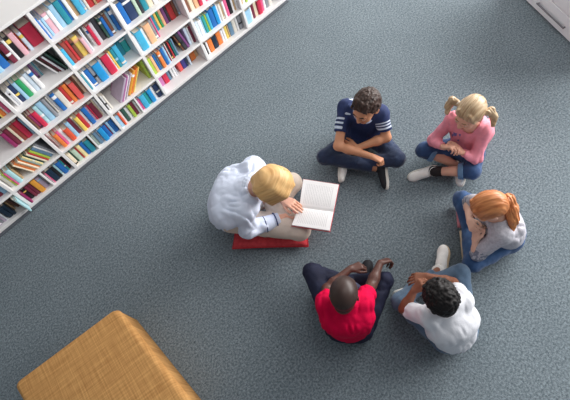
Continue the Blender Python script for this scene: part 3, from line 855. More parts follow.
ott = bpy.data.objects.new('ottoman', None); C.objects.link(ott); ott.location = (ctr[0], ctr[1], 0); ott.rotation_euler = (0, 0, ang)
tag(ott, 'square ochre woven fabric ottoman with rounded corners standing on the carpet', 'ottoman')
bm_obj('upholstery', bm, WEAVE, ott, smooth=True)
# piping along the upper seam
bm = bmesh.new()
rim = []
def round_loop(off, z):
    pts = []
    Q = [np.array(q) - ctr for q in quad]; n = len(Q)
    for i in range(n):
        p, a, b = Q[i], Q[i - 1], Q[(i + 1) % n]
        da = unit(np.append(a - p, 0))[:2]; db = unit(np.append(b - p, 0))[:2]
        r = 0.045
        for t in np.linspace(0, 1, 7):
            q = (1 - t) ** 2 * (p + da * r) + 2 * t * (1 - t) * p + t ** 2 * (p + db * r)
            d = unit(np.append(q, 0))[:2]; pts.append(Vector((*(q * 1.0 + d * off), z)))
    return pts
def tube(bm, pts, r, closed=True, n=6):
    rings = []; m = len(pts)
    for i, p in enumerate(pts):
        a = pts[i - 1] if (closed or i > 0) else p; b = pts[(i + 1) % m] if (closed or i < m - 1) else p
        d = (b - a).normalized(); s = d.cross(Vector((0, 0, 1)))
        if s.length < 1e-4: s = d.cross(Vector((1, 0, 0)))
        s.normalize(); u = s.cross(d)
        rings.append([bm.verts.new(p + (s * math.cos(2 * math.pi * k / n) + u * math.sin(2 * math.pi * k / n)) * r) for k in range(n)])
    for i in range(m if closed else m - 1):
        A, B = rings[i], rings[(i + 1) % m]
        for k in range(n): bm.faces.new((A[k], A[(k + 1) % n], B[(k + 1) % n], B[k]))
    if not closed:
        bm.faces.new(rings[0][::-1]); bm.faces.new(rings[-1])
tube(bm, round_loop(-0.001, OH - 0.036), 0.003)
bm.transform(Rz)
bm_obj('piping', bm, mat('ochre_piping', (214, 158, 96), 0.8), ott, smooth=True)

# ------------------------------------------------------------------ red cushion under the reader
RED = mat('red_woven_cotton', (214, 70, 78), 0.85, rgb2=(190, 50, 60), vscale=40, bump=0.35, bscale=150)
ca, cb = at(234, 251, 0.0), at(309, 249, 0.0)
cx = unit(cb - ca); cy = np.cross(UP, cx); cw = np.linalg.norm(cb - ca); cl = 0.27
cc = (ca + cb) / 2 + cy * cl / 2
bm = bmesh.new(); N1 = 28
gv = {}
for sgn in (1, -1):
    for i in range(N1 + 1):
        for j in range(N1 + 1):
            edge = i in (0, N1) or j in (0, N1)
            if sgn < 0 and edge: gv[(-1, i, j)] = gv[(1, i, j)]; continue
            u = 2 * i / N1 - 1; v = 2 * j / N1 - 1
            hgt = 0.038 * ((1 - abs(u) ** 6) * (1 - abs(v) ** 6)) ** 0.5
            pin = 1 - 0.035 * (1 - v * v) * abs(u) ** 3; pin2 = 1 - 0.035 * (1 - u * u) * abs(v) ** 3
            hgt *= 1 + 0.06 * math.sin(u * 9 + v * 4)
            gv[(sgn, i, j)] = bm.verts.new((u * cw / 2 * pin, v * cl / 2 * pin2, 0.043 + sgn * hgt))
for sgn in (1, -1):
    for i in range(N1):
        for j in range(N1):
            q = [gv[(sgn, i, j)], gv[(sgn, i + 1, j)], gv[(sgn, i + 1, j + 1)], gv[(sgn, i, j + 1)]]
            bm.faces.new(q if sgn > 0 else q[::-1])
cu = bm_obj('cushion', bm, RED, None, mat4(np.stack([cx, cy, UP], 1), (cc[0], cc[1], 0)), smooth=True)
tag(cu, 'flat red fabric cushion on the carpet under the reader', 'cushion')
bm = bmesh.new()
pts = [Vector(gv_co) for gv_co in []]
loop = []
for i in range(N1): loop.append((2 * i / N1 - 1, -1))
for i in range(N1): loop.append((1, 2 * i / N1 - 1))
for i in range(N1): loop.append((1 - 2 * i / N1, 1))
for i in range(N1): loop.append((-1, 1 - 2 * i / N1))
tube(bm, [Vector((u * cw / 2 * (1 - 0.035 * (1 - v * v) * abs(u) ** 3), v * cl / 2 * (1 - 0.035 * (1 - u * u) * abs(v) ** 3), 0.043)) for u, v in loop], 0.004)
bm_obj('piping', bm, mat('red_piping', (190, 36, 48), 0.8), cu, smooth=True)

# ------------------------------------------------------------------ open book on the reader's knees
PAPER = bpy.data.materials.new('printed_page'); PAPER.use_nodes = True
def paper():
    nt = PAPER.node_tree; N = nt.nodes; L = nt.links; b = N['Principled BSDF']; b.inputs['Roughness'].default_value = 0.8
    uv = N.new('ShaderNodeAttribute'); uv.attribute_name = 'page_uv'; uv.attribute_type = 'GEOMETRY'
    sp = N.new('ShaderNodeSeparateXYZ'); L.new(uv.outputs['Vector'], sp.inputs[0])
    def mth(op, a, b_=None):
        m = N.new('ShaderNodeMath'); m.operation = op
        for i, v in enumerate((a, b_)):
            if v is None: continue
            if isinstance(v, (int, float)): m.inputs[i].default_value = v
            else: L.new(v, m.inputs[i])
        return m.outputs[0]
    x, y = sp.outputs[0], sp.outputs[1]           # x across the page, y up the page
    line = mth('LESS_THAN', mth('FRACT', mth('MULTIPLY', y, 21.0)), 0.42)
    box_ = mth('MULTIPLY', mth('MULTIPLY', mth('GREATER_THAN', x, 0.14), mth('LESS_THAN', x, 0.86)), mth('MULTIPLY', mth('GREATER_THAN', y, 0.10), mth('LESS_THAN', y, 0.88)))
    nz = N.new('ShaderNodeTexNoise'); nz.inputs['Scale'].default_value = 1.0; nz.inputs['Detail'].default_value = 2
    mp = N.new('ShaderNodeMapping'); mp.inputs['Scale'].default_value = (36, 30, 1); L.new(uv.outputs['Vector'], mp.inputs[0]); L.new(mp.outputs[0], nz.inputs['Vector'])
    wd = mth('GREATER_THAN', nz.outputs['Fac'], 0.40)
    k = mth('MULTIPLY', mth('MULTIPLY', line, box_), mth('MULTIPLY', wd, 0.24))
    mx = N.new('ShaderNodeMix'); mx.data_type = 'RGBA'; L.new(k, mx.inputs[0])
    mx.inputs[6].default_value = (*hexc(242, 240, 240), 1); mx.inputs[7].default_value = (*hexc(70, 70, 78), 1)
    L.new(mx.outputs[2], b.inputs['Base Color'])
paper()
g0, g1 = at(299.6, 207.5, 0.272), at(333.5, 212, 0.262)          # gutter, reader's end first
L0, L1 = at(303.5, 179.6, 0.300), at(338.8, 185, 0.285)          # far edges of the left page
R0, R1 = at(292, 225.5, 0.278), at(329.6, 231.2, 0.262)
ob = bpy.data.objects.new('open_book', None); C.objects.link(ob); ob.location = tuple((g0 + g1) / 2)
tag(ob, 'open book with printed white pages and red cover held on the lap', 'book')
def leaf(name, a0, a1, e0, e1, m, up, thick, over=0.0, uvs=False, flip=False):
    """a slab between gutter a0-a1 and outer edge e0-e1, arched up next to the gutter"""
    nu, nv = 14, 10; nrm = unit(np.cross(a1 - a0, e0 - a0)); nrm = nrm if nrm[2] > 0 else -nrm
    da = unit(a1 - a0); V = []; F = []; UVS = []
    for s in (1, 0):
        for i in range(nu + 1):
            for j in range(nv + 1):
                u, v = i / nu, j / nv
                p = lerp(lerp(a0, a1, v), lerp(e0, e1, v), u * (1 + over)) + da * over * (2 * v - 1) * 0.24 * 0.5
                arch = 0.010 * math.sin(min(1, u * 1.0) * math.pi) ** 0.8 * (1 - u * 0.6) if uvs else 0.0
                dip = (1 - min(u / 0.10, 1.0)) ** 2 * thick * 0.85 if (uvs and s) else 0.0
                p = p + nrm * (up + (thick if s else 0) + (arch if s else arch * 0.2) - dip)
                V.append(p); UVS.append((u if not flip else 1 - u, v, 0))
    n = (nu + 1) * (nv + 1); idx = lambda s, i, j: s * n + i * (nv + 1) + j
    for i in range(nu):
        for j in range(nv):
            F.append((idx(0, i, j), idx(0, i + 1, j), idx(0, i + 1, j + 1), idx(0, i, j + 1)))
            F.append((idx(1, i, j), idx(1, i, j + 1), idx(1, i + 1, j + 1), idx(1, i + 1, j)))
    for i in range(nu):
        F.append((idx(0, i, 0), idx(1, i, 0), idx(1, i + 1, 0), idx(0, i + 1, 0))); F.append((idx(0, i, nv), idx(0, i + 1, nv), idx(1, i + 1, nv), idx(1, i, nv)))
    for j in range(nv):
        F.append((idx(0, 0, j), idx(0, 0, j + 1), idx(1, 0, j + 1), idx(1, 0, j))); F.append((idx(0, nu, j), idx(1, nu, j), idx(1, nu, j + 1), idx(0, nu, j + 1)))
    o = obj(name, np.array(V), F, m, ob, smooth=False)
    if uvs:
        a = o.data.attributes.new('page_uv', 'FLOAT_VECTOR', 'POINT'); a.data.foreach_set('vector', np.array(UVS, np.float32).ravel())
    bm = bmesh.new(); bm.from_mesh(o.data); bmesh.ops.recalc_face_normals(bm, faces=bm.faces); bm.to_mesh(o.data); bm.free()
    return o
BKRED = mat('red_book_cloth', (196, 60, 70), 0.6, var=0.05, vscale=30)
leaf('cover', g0, g1, L0, L1, BKRED, -0.006, 0.003, over=0.03); leaf('cover', g0, g1, R0, R1, BKRED, -0.006, 0.003, over=0.03)
leaf('page', g0, g1, L0, L1, PAPER, -0.002, 0.010, uvs=True, flip=True); leaf('page', g0, g1, R0, R1, PAPER, -0.002, 0.012, uvs=True)

# ------------------------------------------------------------------ white drawer cabinet in the corner
CA, CB = at(523.2, -1, 0), at(570, 44, 0)
du = unit(CB - CA); dn = np.array([du[1], -du[0], 0]);
if np.dot(dn, -CA) < 0: dn = -dn
CABM = mat('white_cabinet_lacquer', (244, 240, 242), 0.5, var=0.012, vscale=5)
HANDLEM = mat('grey_metal_handle', (112, 108, 114), 0.45, var=0.05, vscale=20, spec=0.6)  # grey metal of the drawer's bar handle
cab = bpy.data.objects.new('drawer_cabinet', None); C.objects.link(cab)
o0 = CA - du * 0.25
Mc = mat4(np.stack([du, dn, UP], 1), o0)
if np.linalg.det(np.stack([du, dn, UP], 1)) < 0:
    du = -du; o0 = CB + (CA - CB) - du * 0.95; Mc = mat4(np.stack([du, dn, UP], 1), o0)
cab.matrix_basis = Mc
tag(cab, 'low white drawer cabinet with slim grey bar handles beyond the children', 'cabinet')
CW = 1.2; CD = 0.42; CH = 0.70
bm = bmesh.new(); box(bm, 0, CW, -CD, -0.018, 0.0, CH, 0.003, 1); bm_obj('body', bm, CABM, cab)
sgn_h = Mc.inverted() @ Vector(at(551, 17, 0.06)); hx = sgn_h.x
for iz, (z0, z1) in enumerate(((0.010, 0.163), (0.192, 0.345), (0.374, 0.520), (0.546, 0.690))):
    bm = bmesh.new(); box(bm, 0.006, CW - 0.006, -0.018, 0, z0, z1, 0.0025, 1); dr = bm_obj('drawer', bm, CABM, cab)
    if iz == 0:
        bm = bmesh.new(); zz = 0.078
        box(bm, hx - 0.17, hx + 0.17, 0.014, 0.024, zz, zz + 0.011, 0.002, 1)
        for xx in (hx - 0.165, hx + 0.157): box(bm, xx, xx + 0.008, 0.0, 0.018, zz, zz + 0.008)
        tag(bm_obj('handle', bm, HANDLEM, dr), 'grey bar handle')

# ------------------------------------------------------------------ skin, cloth, hair materials
def skin(name, rgb, lip, rough=0.5):
    m = mat(name, rgb, rough, var=0.06, vscale=14, bump=0.03, bscale=120, spec=0.35)
    return attr_mix(m, 'lip', lip)

skin_fair = skin('fair_skin', (226, 172, 148), (196, 112, 104))
skin_pale = skin('pale_skin', (232, 186, 164), (204, 128, 118))
skin_tan = skin('tanned_skin', (206, 146, 112), (168, 96, 84))
skin_brown = skin('brown_skin', (142, 92, 70), (116, 66, 58))
skin_dark = skin('dark_skin', (92, 60, 52), (78, 48, 48), 0.42)
attr_mix(skin_dark, 'scalp', (60, 44, 40))

denim_dark = mat('dark_denim', (44, 60, 92), 0.85, rgb2=(28, 40, 66), vscale=9, bump=0.25, bscale=240, sheen=0.2)
denim_mid = mat('blue_denim', (50, 82, 128), 0.85, rgb2=(34, 58, 98), vscale=11, bump=0.25, bscale=240, sheen=0.2)
denim_blue = mat('bright_blue_denim', (60, 96, 142), 0.85, rgb2=(42, 70, 112), vscale=11, bump=0.25, bscale=240, sheen=0.2)
denim_grey = mat('faded_denim', (104, 128, 152), 0.85, rgb2=(66, 90, 116), vscale=9, bump=0.25, bscale=240, sheen=0.2)
denim_cuff = mat('denim_reverse', (104, 136, 172), 0.85, var=0.12, vscale=60, bump=0.3, bscale=240)
twill_navy = mat('navy_twill', (38, 42, 66), 0.75, rgb2=(26, 29, 48), vscale=9, bump=0.2, bscale=260, spec=0.25)
chino_beige = mat('beige_chino', (214, 198, 184), 0.8, var=0.04, vscale=16, bump=0.2, bscale=260)
cot_white = mat('white_cotton', (228, 229, 236), 0.8, var=0.02, vscale=20, bump=0.12, bscale=160)
cot_red = mat('red_jersey', (212, 4, 64), 0.8, var=0.05, vscale=16, bump=0.12, bscale=160, spec=0.12)
cot_pink = mat('pink_knit', (238, 148, 164), 0.8, var=0.06, vscale=34, bump=0.2, bscale=180)
attr_mix(cot_pink, 'pattern', (116, 110, 172))
cot_grey = mat('grey_speckled_knit', (196, 194, 202), 0.85, rgb2=(168, 166, 176), vscale=75, bump=0.2, bscale=180)
attr_mix(cot_grey, 'pattern', (122, 126, 142))
cot_navy = mat('navy_jersey', (36, 50, 92), 0.8, var=0.10, vscale=20, bump=0.12, bscale=160)
attr_mix(cot_navy, 'pattern', (206, 216, 232))
shirt_blue = mat('pale_blue_poplin', (220, 228, 247), 0.75, var=0.03, vscale=12, bump=0.1, bscale=150)
cuff_blue = mat('shirt_cuff_poplin', (218, 226, 246), 0.75, var=0.03, vscale=12, bump=0.1, bscale=150)
navy_line = mat('navy_piping', (56, 70, 112), 0.7)
hair_brown = mat('dark_brown_hair', (72, 52, 44), 0.5, rgb2=(38, 27, 24), vscale=60, stretch=(1.6, 0.5, 1), spec=0.35)
hair_black = mat('black_curly_hair', (34, 29, 29), 0.55, rgb2=(16, 14, 15), vscale=60, spec=0.25)
hair_gold = mat('golden_blond_hair', (236, 194, 134), 0.42, rgb2=(200, 150, 92), vscale=1, stretch=(9, 90, 9), spec=0.5)
hair_ash = mat('ash_blond_hair', (214, 188, 152), 0.42, rgb2=(156, 122, 88), vscale=1, stretch=(90, 10, 22), spec=0.5)
hair_ginger = mat('ginger_hair', (218, 144, 88), 0.42, rgb2=(172, 98, 52), vscale=1, stretch=(90, 10, 20), spec=0.5)
brow_dark = mat('dark_brow_hair', (60, 42, 36), 0.6)
brow_light = mat('light_brow_hair', (160, 122, 88), 0.6)
brow_ginger = mat('ginger_brow_hair', (166, 104, 62), 0.6)
tie_dark = mat('dark_elastic', (70, 62, 66), 0.7)
tie_cream = mat('cream_elastic', (222, 206, 186), 0.7)
canvas_white = mat('white_canvas', (246, 242, 238), 0.8, var=0.04, vscale=40, bump=0.2, bscale=200)
rubber_white = mat('white_rubber', (222, 216, 208), 0.6, var=0.03, vscale=30)
rubber_tan = mat('tan_rubber', (204, 180, 150), 0.6, var=0.03, vscale=30)
canvas_black = mat('black_canvas', (30, 30, 36), 0.75, var=0.1, vscale=40, bump=0.2, bscale=200)
canvas_pink = mat('pink_canvas', (196, 122, 132), 0.8, var=0.06, vscale=40, bump=0.2, bscale=200)
sock_black = mat('black_sock_knit', (40, 34, 36), 0.9, bump=0.3, bscale=200)
sock_white = mat('white_sock_knit', (214, 216, 226), 0.9, bump=0.3, bscale=200)
sock_blue = mat('blue_grey_sock_knit', (150, 170, 205), 0.9, bump=0.3, bscale=200)
lace_white = mat('white_lace', (236, 232, 226), 0.8)
lace_black = mat('black_lace', (24, 24, 28), 0.7)
FIST = ((60, 80, 55),) * 4
SOFT = ((22, 30, 18), (25, 34, 20), (30, 36, 20), (34, 38, 22))
HALF = ((40, 55, 30), (44, 58, 32), (48, 60, 34), (52, 62, 36))

def dist_along(v, a, b):
    d = b - a; L = np.linalg.norm(d); t = ((v - a) @ d) / L ** 2
    r = np.linalg.norm(v - a - np.clip(t, 0, 1)[:, None] * d, axis=1)
    return t, r

def band(t, lo, hi, soft):
    return np.clip(0.5 + ((hi - lo) / 2 - np.abs(t - (lo + hi) / 2)) / soft, 0, 1)

def arm_dist(v, J):
    return np.minimum(*[np.minimum(dist_along(v, J['s' + s], J['e' + s])[1], dist_along(v, J['e' + s], J['w' + s])[1]) for s in 'LR'])

def pat_boy(v, J):
    p = np.zeros(len(v))
    for s in 'LR':
        d = J['e' + s] - J['s' + s]; t = ((v - J['s' + s]) @ d) / (d @ d); _, r = dist_along(v, J['s' + s], J['e' + s])
        out = (v - J['s' + s]) @ unit(J['s' + s] - J['s' + ('R' if s == 'L' else 'L')])
        w = np.clip((0.066 - r) / 0.006, 0, 1) * np.clip((out + 0.022) / 0.006, 0, 1)
        for lo, hi in ((0.30, 0.35), (0.41, 0.46), (0.52, 0.59)): p = np.maximum(p, w * band(t, lo, hi, 0.04))
    # broad yoke stripe across the upper back
    d = J['pel'] - J['neck']; t = ((v - J['neck']) @ d) / (d @ d)
    x = unit(J['sR'] - J['sL']); back = J['pel'] - (J['kL'] + J['kR']) / 2; back[2] = 0
    bk = (v - J['neck']) @ unit(back); lat = np.abs((v - J['neck']) @ x)
    w = np.clip((0.135 - lat) / 0.01, 0, 1) * np.clip(bk / 0.006, 0, 1)
    return np.maximum(p, w * np.maximum(band(t, 0.07, 0.17, 0.02), band(t, 0.22, 0.25, 0.02)))

def pat_girl(v, J):
    c = (J['chest'] * 0.55 + J['pel'] * 0.45); f = unit(J['hL'] - J['pel']); f[2] = 0; f = unit(f)
    d = (v - c); fr = d @ f; s = np.cross(f, UP); lat = d @ s; h = d[:, 2]
    n = vnoise(v, 60, 2)
    return np.clip(0.5 + (n - 0.48) * 4, 0, 1) * ((fr > 0.03) & (np.abs(lat - 0.045) < 0.034) & (np.abs(h - 0.09) < 0.038) & (arm_dist(v, J) > 0.062))

def pat_grey(v, J):
    p = np.zeros(len(v)); n = vnoise(v, 110, 3)
    for s in 'LR':
        t, r = dist_along(v, J['s' + s], J['e' + s])
        p = np.maximum(p, np.clip(0.5 + (n - 0.45) * 4, 0, 1) * np.clip((0.085 - r) / 0.01, 0, 1) * np.clip((t - 0.66) / 0.1, 0, 1))
    return p

def collar(root, J, hp, hs, m, r=0.055, drop=0.0, name='collar', tube=0.011):
    n = J['neck']; ax = unit(hp(0, -0.022, -0.055) - n)
    e1 = unit(np.cross(ax, [1.0, 0.2, 0.1])); e2 = np.cross(ax, e1)
    G = Grid(n - 0.12, n + 0.12, 0.003); c0 = n + ax * drop
    for i in range(24):
        a, b = 2 * math.pi * i / 24, 2 * math.pi * (i + 1) / 24
        P = lambda t: c0 + (e1 * math.cos(t) + e2 * math.sin(t)) * r
        G.cap(P(a), P(b), tube, k=0.003)
        G.cap(P(a) - ax * tube + (P(a) - c0) * 0.22, P(b) - ax * tube + (P(b) - c0) * 0.22, tube * 0.8, k=0.006)
    G.cap(n - ax * 0.05, n + ax * 0.08, r - 0.006, k=0.003, op='sub')
    v, f = G.mesh(); return obj(name, v, f, m, root)

PEOPLE = []
# boy in the striped polo shirt
def ex_boy(root, J, c, R, hs, hp, lo, hi):
    tag(collar(root, J, hp, hs, mat('pale_rib_knit', (150, 164, 190), 0.8, bump=0.2, bscale=200), 0.056, tube=0.007), 'pale ribbed polo collar')
PEOPLE.append(dict(
    label='person in navy polo shirt with white stripes, sitting cross-legged with forearms folded', skin=skin_tan, brow=brow_dark,
    J=dict(head=(366, 106, .585), neck=(364, 113, .465), chest=(362, 114, .34), pel=(364, 136, .10),
           sL=(346, 107, .420), eL=(338, 146, .30), wL=(372, 156.5, .235), hL=(381, 160.5, .225),
           sR=(381, 113, .420), eR=(386.5, 137.5, .285), wR=(357, 148, .265), hR=(346, 145, .27),
           kL=(325, 157, .13), aL=(378, 168, .08), tL=(390, 185, .045), hpL=(353, 140, .105),
           kR=(397, 159, .14), aR=(347, 163, .06), tR=(340, 179, .045), hpR=(379, 140, .105)),
    gaze=(338, 150, .50), handL=dict(n=UP + IMG_U * 0.5, ts=-1, curl=FIST, thumb=(0.35, 0.8)),
    handR=dict(n=UP * 0.6 - IMG_U, ts=1, curl=SOFT, spread=0.05),
    shirt=dict(mat=cot_navy, sleeve=(0.66, 0.70), pattern=pat_boy, fold=0.010), pants=dict(mat=denim_dark, upto=(0.9, 0.9), fold=0.012),
    shoes=[dict(side='L', mat=canvas_black, sole=rubber_white, lacem=lace_black, up=-IMG_R + UP * 0.25 - IMG_U * 0.1, L=0.20),
           dict(side='R', mat=canvas_white, sole=rubber_white, lacem=lace_black, up=IMG_R * 0.9 + UP * 0.2, L=0.19, lace=False)],
    hair=hair_short(hair_brown, 0.014), extra=ex_boy, hs=0.98))
# girl in pink
PEOPLE.append(dict(
    label='person with blond pigtails in pink long-sleeved top and rolled-up jeans, hands clasped', skin=skin_fair, brow=brow_light,
    J=dict(head=(470, 112.5, .565), neck=(471, 122, .44), chest=(471, 128, .32), pel=(467, 149, .095),
           sL=(453, 119, .405), eL=(433, 140, .215), wL=(444, 147.5, .30), hL=(451.5, 147, .335),
           sR=(484, 128, .40), eR=(476, 158, .215), wR=(461, 152, .285), hR=(453, 146, .33),
           kL=(424, 150, .13), aL=(456, 165, .075), tL=(461, 189, .04), hpL=(459, 148, .1),
           kR=(472, 171, .135), aR=(434, 171.5, .075), tR=(405, 183, .045), hpR=(473, 155, .1)),
    gaze=(440, 146, .50), roll=0.0, handL=dict(n=UP * 0.7 + IMG_U * 0.6, ts=-1, curl=HALF, thumb=(0.3, 0.7)),
    handR=dict(n=UP * 0.6 + IMG_R * 0.6 - IMG_U * 0.3, ts=1, curl=HALF, thumb=(0.3, 0.7)),
    shirt=dict(mat=cot_pink, sleeve=(1.9, 1.9), pattern=pat_girl, fold=0.010, vneck=0.03), neckhole=0.06,
    pants=dict(mat=denim_mid, upto=(0.34, 0.34), cuff=denim_cuff, fold=0.010),
    shoes=[dict(side='L', mat=canvas_white, sole=rubber_white, lacem=lace_white, up=-IMG_R * 0.7 + UP * 0.9, L=0.185),
           dict(side='R', mat=canvas_white, sole=rubber_white, lacem=lace_white, up=-IMG_U * 0.75 + UP * 0.75, L=0.225, sock=sock_black)],
    hair=hair_tied(hair_ash, tie_cream, [[(459, 104, .585, .014), (456, 102, .585, .016), (452, 100.5, .58, .021), (448.5, 105, .55, .022), (447, 113, .51, .011)],
                                        [(484.5, 112, .58, .014), (487, 112, .58, .016), (491, 111, .575, .021), (494, 116, .545, .022), (493, 125, .50, .011)]],
                   part=True, names='pigtail'), hs=0.95, ts=0.88, ls=0.96))
# girl with the ponytail
PEOPLE.append(dict(
    label='person with ginger ponytail in grey top and blue jeans, chin resting on both hands', skin=skin_pale, brow=brow_ginger,
    J=dict(head=(488, 206.5, .545), neck=(497, 215, .44), chest=(501, 222, .32), pel=(508, 231, .095),
           sL=(486, 204, .40), eL=(469, 201.5, .215), wL=(470, 221, .33), hL=(473, 228, .37),
           sR=(502, 234, .40), eR=(478, 253, .205), wR=(475.5, 240, .29), hR=(476, 232, .34),
           kL=(462, 199.5, .125), aL=(470, 236, .07), tL=(466, 256, .04), hpL=(506, 221, .1),
           kR=(473, 263, .115), aR=(467, 222, .065), tR=(460.5, 205, .04), hpR=(509, 240, .1)),
    gaze=(456, 219, .44), handL=dict(n=-IMG_R * 0.8 + UP * 0.5, ts=-1, curl=HALF, spread=0.04), handR=dict(n=-IMG_R * 0.8 - IMG_U * 0.2 + UP * 0.5, ts=1, curl=HALF, spread=0.04),
    shirt=dict(mat=cot_grey, sleeve=(1.0, 1.02), pattern=pat_grey, fold=0.011, sg=0.013), pants=dict(mat=denim_blue, upto=(0.9, 0.9), fold=0.012),
    shoes=[dict(side='L', mat=canvas_pink, sole=rubber_tan, lacem=lace_white, up=IMG_R + UP * 0.2, L=0.195),
           dict(side='R', mat=canvas_pink, sole=canvas_pink, lacem=lace_white, up=IMG_R + UP * 0.2, L=0.195)],
    hair=hair_tied(hair_ginger, tie_dark, [[(504, 202, .555, .022), (508, 200, .545, .032), (511, 209, .51, .034), (513, 220, .47, .028), (512, 230, .43, .010)]]),
    hs=0.92, ts=0.98))
# boy in the white T-shirt
PEOPLE.append(dict(
    label='person with black curly hair in white T-shirt and faded jeans, one hand raised', skin=skin_brown, brow=brow_dark,
    J=dict(head=(440.5, 298, .545), neck=(445, 306, .44), chest=(452, 323, .31), pel=(455, 336, .10),
           sL=(429, 317, .395), eL=(404, 309, .235), wL=(414, 291, .33), hL=(419, 284, .37),
           sR=(462, 300, .395), eR=(453, 283, .25), wR=(428, 276.5, .25), hR=(415, 277.5, .245),
           kL=(400, 301, .14), aL=(438, 271, .075), tL=(444, 245, .045), hpL=(444, 338, .1),
           kR=(460, 273, .165), aR=(417, 286, .06), tR=(407, 293, .04), hpR=(463, 328, .1)),
    gaze=(412, 268, .34), handL=dict(n=-IMG_R * 0.6 + UP * 0.6 + IMG_U * 0.2, ts=1, curl=HALF), handR=dict(n=UP, ts=-1, curl=SOFT),
    shirt=dict(mat=cot_white, sleeve=(0.72, 0.50), fold=0.008, sg=0.015), pants=dict(mat=denim_grey, upto=(0.88, 0.9), fold=0.012),
    shoes=[dict(side='L', mat=canvas_white, sole=rubber_tan, lacem=lace_white, up=-IMG_R * 0.5 + UP * 0.85, L=0.235),
           dict(side='R', mat=canvas_white, sole=rubber_white, lacem=lace_white, up=IMG_U + UP * 0.2, L=0.19, lace=False)],
    hair=hair_curly(hair_black), hs=0.86, ts=0.94))
# boy in the red T-shirt
PEOPLE.append(dict(
    label='person with cropped hair in red T-shirt and navy trousers, leaning over black shoe', skin=skin_dark, brow=brow_dark, scalp=True,
    J=dict(head=(344, 294, .53), neck=(344.5, 302, .44), chest=(347, 317, .31), pel=(349, 326, .10),
           sL=(325, 304, .37), eL=(327, 289, .235), wL=(350, 269, .225), hL=(359, 266, .22),
           sR=(363, 302, .37), eR=(371.5, 285, .24), wR=(380, 263, .22), hR=(386, 261, .20),
           kL=(312, 272, .14), aL=(358, 285, .10), tL=(366, 261, .10), hpL=(338, 327, .1),
           kR=(384, 281, .155), aR=(343, 281, .06), tR=(331, 287, .04), hpR=(361, 328, .1)),
    gaze=(353, 240, .34), handL=dict(n=UP + IMG_U * 0.3, ts=1, curl=HALF), handR=dict(n=UP * 0.7 + IMG_U * 0.8, ts=-1, curl=((50, 60, 30),) * 4),
    shirt=dict(mat=cot_red, sleeve=(0.5, 0.55), fold=0.010, sg=0.014), pants=dict(name='trousers', mat=twill_navy, upto=(0.88, 0.9), fold=0.012),
    shoes=[dict(side='L', mat=canvas_black, sole=canvas_black, lacem=lace_black, up=UP * 0.8 - IMG_R * 0.5, L=0.225, sock=sock_blue),
           dict(side='R', mat=canvas_black, sole=canvas_black, lacem=lace_black, up=IMG_U + UP * 0.2, L=0.20)],
    hs=1.05, ear=0.5, neckhole=0.05))
# reader
def ex_teacher(root, J, c, R, hs, hp, lo, hi):
    tag(collar(root, J, hp, hs, shirt_blue, 0.066, name='collar', tube=0.014), 'pale blue shirt collar')
    for s, a, b in (('R', 0.42, 0.84), ('L', 0.5, 0.80)):
        e, w = J['e' + s], J['w' + s]; d = unit(w - e)
        G = Grid(np.minimum(e, w) - 0.1, np.maximum(e, w) + 0.1, 0.004)
        G.cap(lerp(e, w, a), lerp(e, w, b), 0.053, 0.047, fa=True, fb=True)
        G.disp(lambda P: 0.002 * (vnoise(P, 30, 1) - 0.5), 0.02)
        v, f = G.mesh(); cf = tag(obj('cuff', v, f, cuff_blue, root), 'pale blue turned-back shirt cuff')
        for t in (a + 0.02, b - 0.12):
            G = Grid(np.minimum(e, w) - 0.1, np.maximum(e, w) + 0.1, 0.003)
            G.cap(lerp(e, w, t), lerp(e, w, t) + d * 0.007, 0.0565, 0.0560, fa=True, fb=True)
            v, f = G.mesh(); tag(obj('piping', v, f, navy_line, cf), 'navy piping of the cuff')
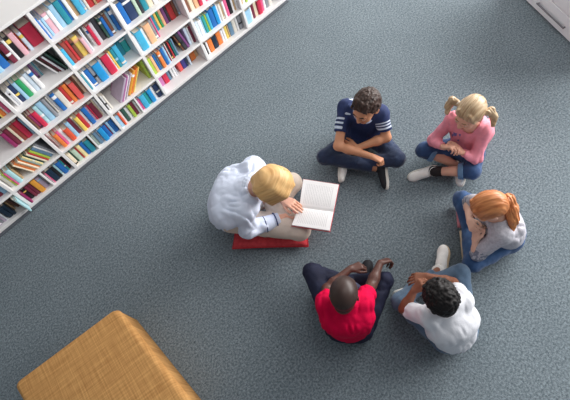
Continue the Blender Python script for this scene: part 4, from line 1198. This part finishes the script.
PEOPLE.append(dict(
    label='person with golden blond hair in pale blue shirt, reading on the red cushion', skin=skin_fair, brow=brow_light, ground=0.0815,
    J=dict(head=(274.5, 184, .665), neck=(257, 187, .555), chest=(234, 196, .42), pel=(227, 206, .175),
           sL=(253, 167, .50), eL=(272, 184, .29), wL=(283, 199, .29), hL=(292, 203.5, .312),
           sR=(243, 210, .48), eR=(248, 230, .27), wR=(285, 217.5, .215), hR=(295, 218, .200),
           kL=(292, 183, .20), aL=(268, 221, .13), tL=(252, 226, .12), hpL=(233, 195, .16),
           kR=(300, 230, .18), aR=(266, 200, .15), tR=(250, 194, .13), hpR=(232, 219, .16)),
    gaze=(310, 203, .33), handL=dict(n=UP + IMG_U * 0.2, ts=1, curl=((5, 8, 4), (8, 10, 6), (12, 14, 8), (18, 18, 10)), spread=0.06),
    handR=dict(n=-UP * 0.7 - IMG_U * 0.7, ts=-1, curl=((14, 20, 12),) * 4),
    shirt=dict(mat=shirt_blue, sleeve=(1.55, 1.5), fold=0.013, g=0.014, sg=0.018), pants=dict(name='trousers', mat=chino_beige, upto=(0.9, 0.9)),
    shoes=[dict(side='L', mat=canvas_white, sole=rubber_white, lacem=lace_white, up=IMG_R * 0.5 - IMG_U * 0.2 + UP * 0.3, L=0.22),
           dict(side='R', mat=canvas_white, sole=rubber_white, lacem=lace_white, up=IMG_R * 0.5 + IMG_U * 0.2 + UP * 0.3, L=0.22)],
    hair=hair_bob(hair_gold, -0.020), extra=ex_teacher, hs=1.0, ts=1.36, ls=1.24, hl=0.18, neckhole=0.050, h=0.0042))

for sp in PEOPLE:
    person(sp)

# ------------------------------------------------------------------ camera and light
cd = bpy.data.cameras.new('camera'); cam = bpy.data.objects.new('camera', cd); C.objects.link(cam)
cd.sensor_width = 36.0; cd.sensor_fit = 'HORIZONTAL'; cd.lens = FPX * 36.0 / 570.0; cd.clip_start = 0.05
Rc = Matrix.Identity(4)
for i in range(3):
    Rc[i][0] = RM[0, i]; Rc[i][1] = -RM[1, i]; Rc[i][2] = -RM[2, i]
Rc[2][3] = CAM_H
cam.matrix_world = Rc
bpy.context.scene.camera = cam

def area(name, loc, target, sx, sy, power, col):
    l = bpy.data.lights.new(name, 'AREA'); l.shape = 'RECTANGLE'; l.size = sx; l.size_y = sy; l.energy = power; l.color = col
    o = bpy.data.objects.new(name, l); C.objects.link(o); o.location = loc
    o.rotation_euler = (Vector(target) - Vector(loc)).to_track_quat('-Z', 'Y').to_euler()
    return o
area('window_light', (5.7, -0.3, 2.1), (0.6, 0.4, 0.2), 6.0, 2.0, 500, (1.0, 0.985, 0.96))
area('ceiling_light', (2.6, 0.2, 4.6), (1.6, 0.5, 0), 2.5, 3.0, 50, (1.0, 0.98, 0.95))
l_ = area('bookcase_fill', (0.7, 0.1, 3.3), (0.5, BY, 0.62), 1.2, 0.5, 3.2, (1.0, 0.96, 0.90)); l_.data.spread = math.radians(60)  # added fill to brighten the shelves and spines, not a fixture of the room
w = bpy.data.worlds.new('room_light'); bpy.context.scene.world = w; w.use_nodes = True
w.node_tree.nodes['Background'].inputs[0].default_value = (0.86, 0.93, 1.0, 1)
w.node_tree.nodes['Background'].inputs[1].default_value = 0.21
vs = bpy.context.scene.view_settings
vs.view_transform = 'Standard'; vs.look = 'None'; vs.gamma = 1.0; vs.use_curve_mapping = False; vs.exposure = 0.33
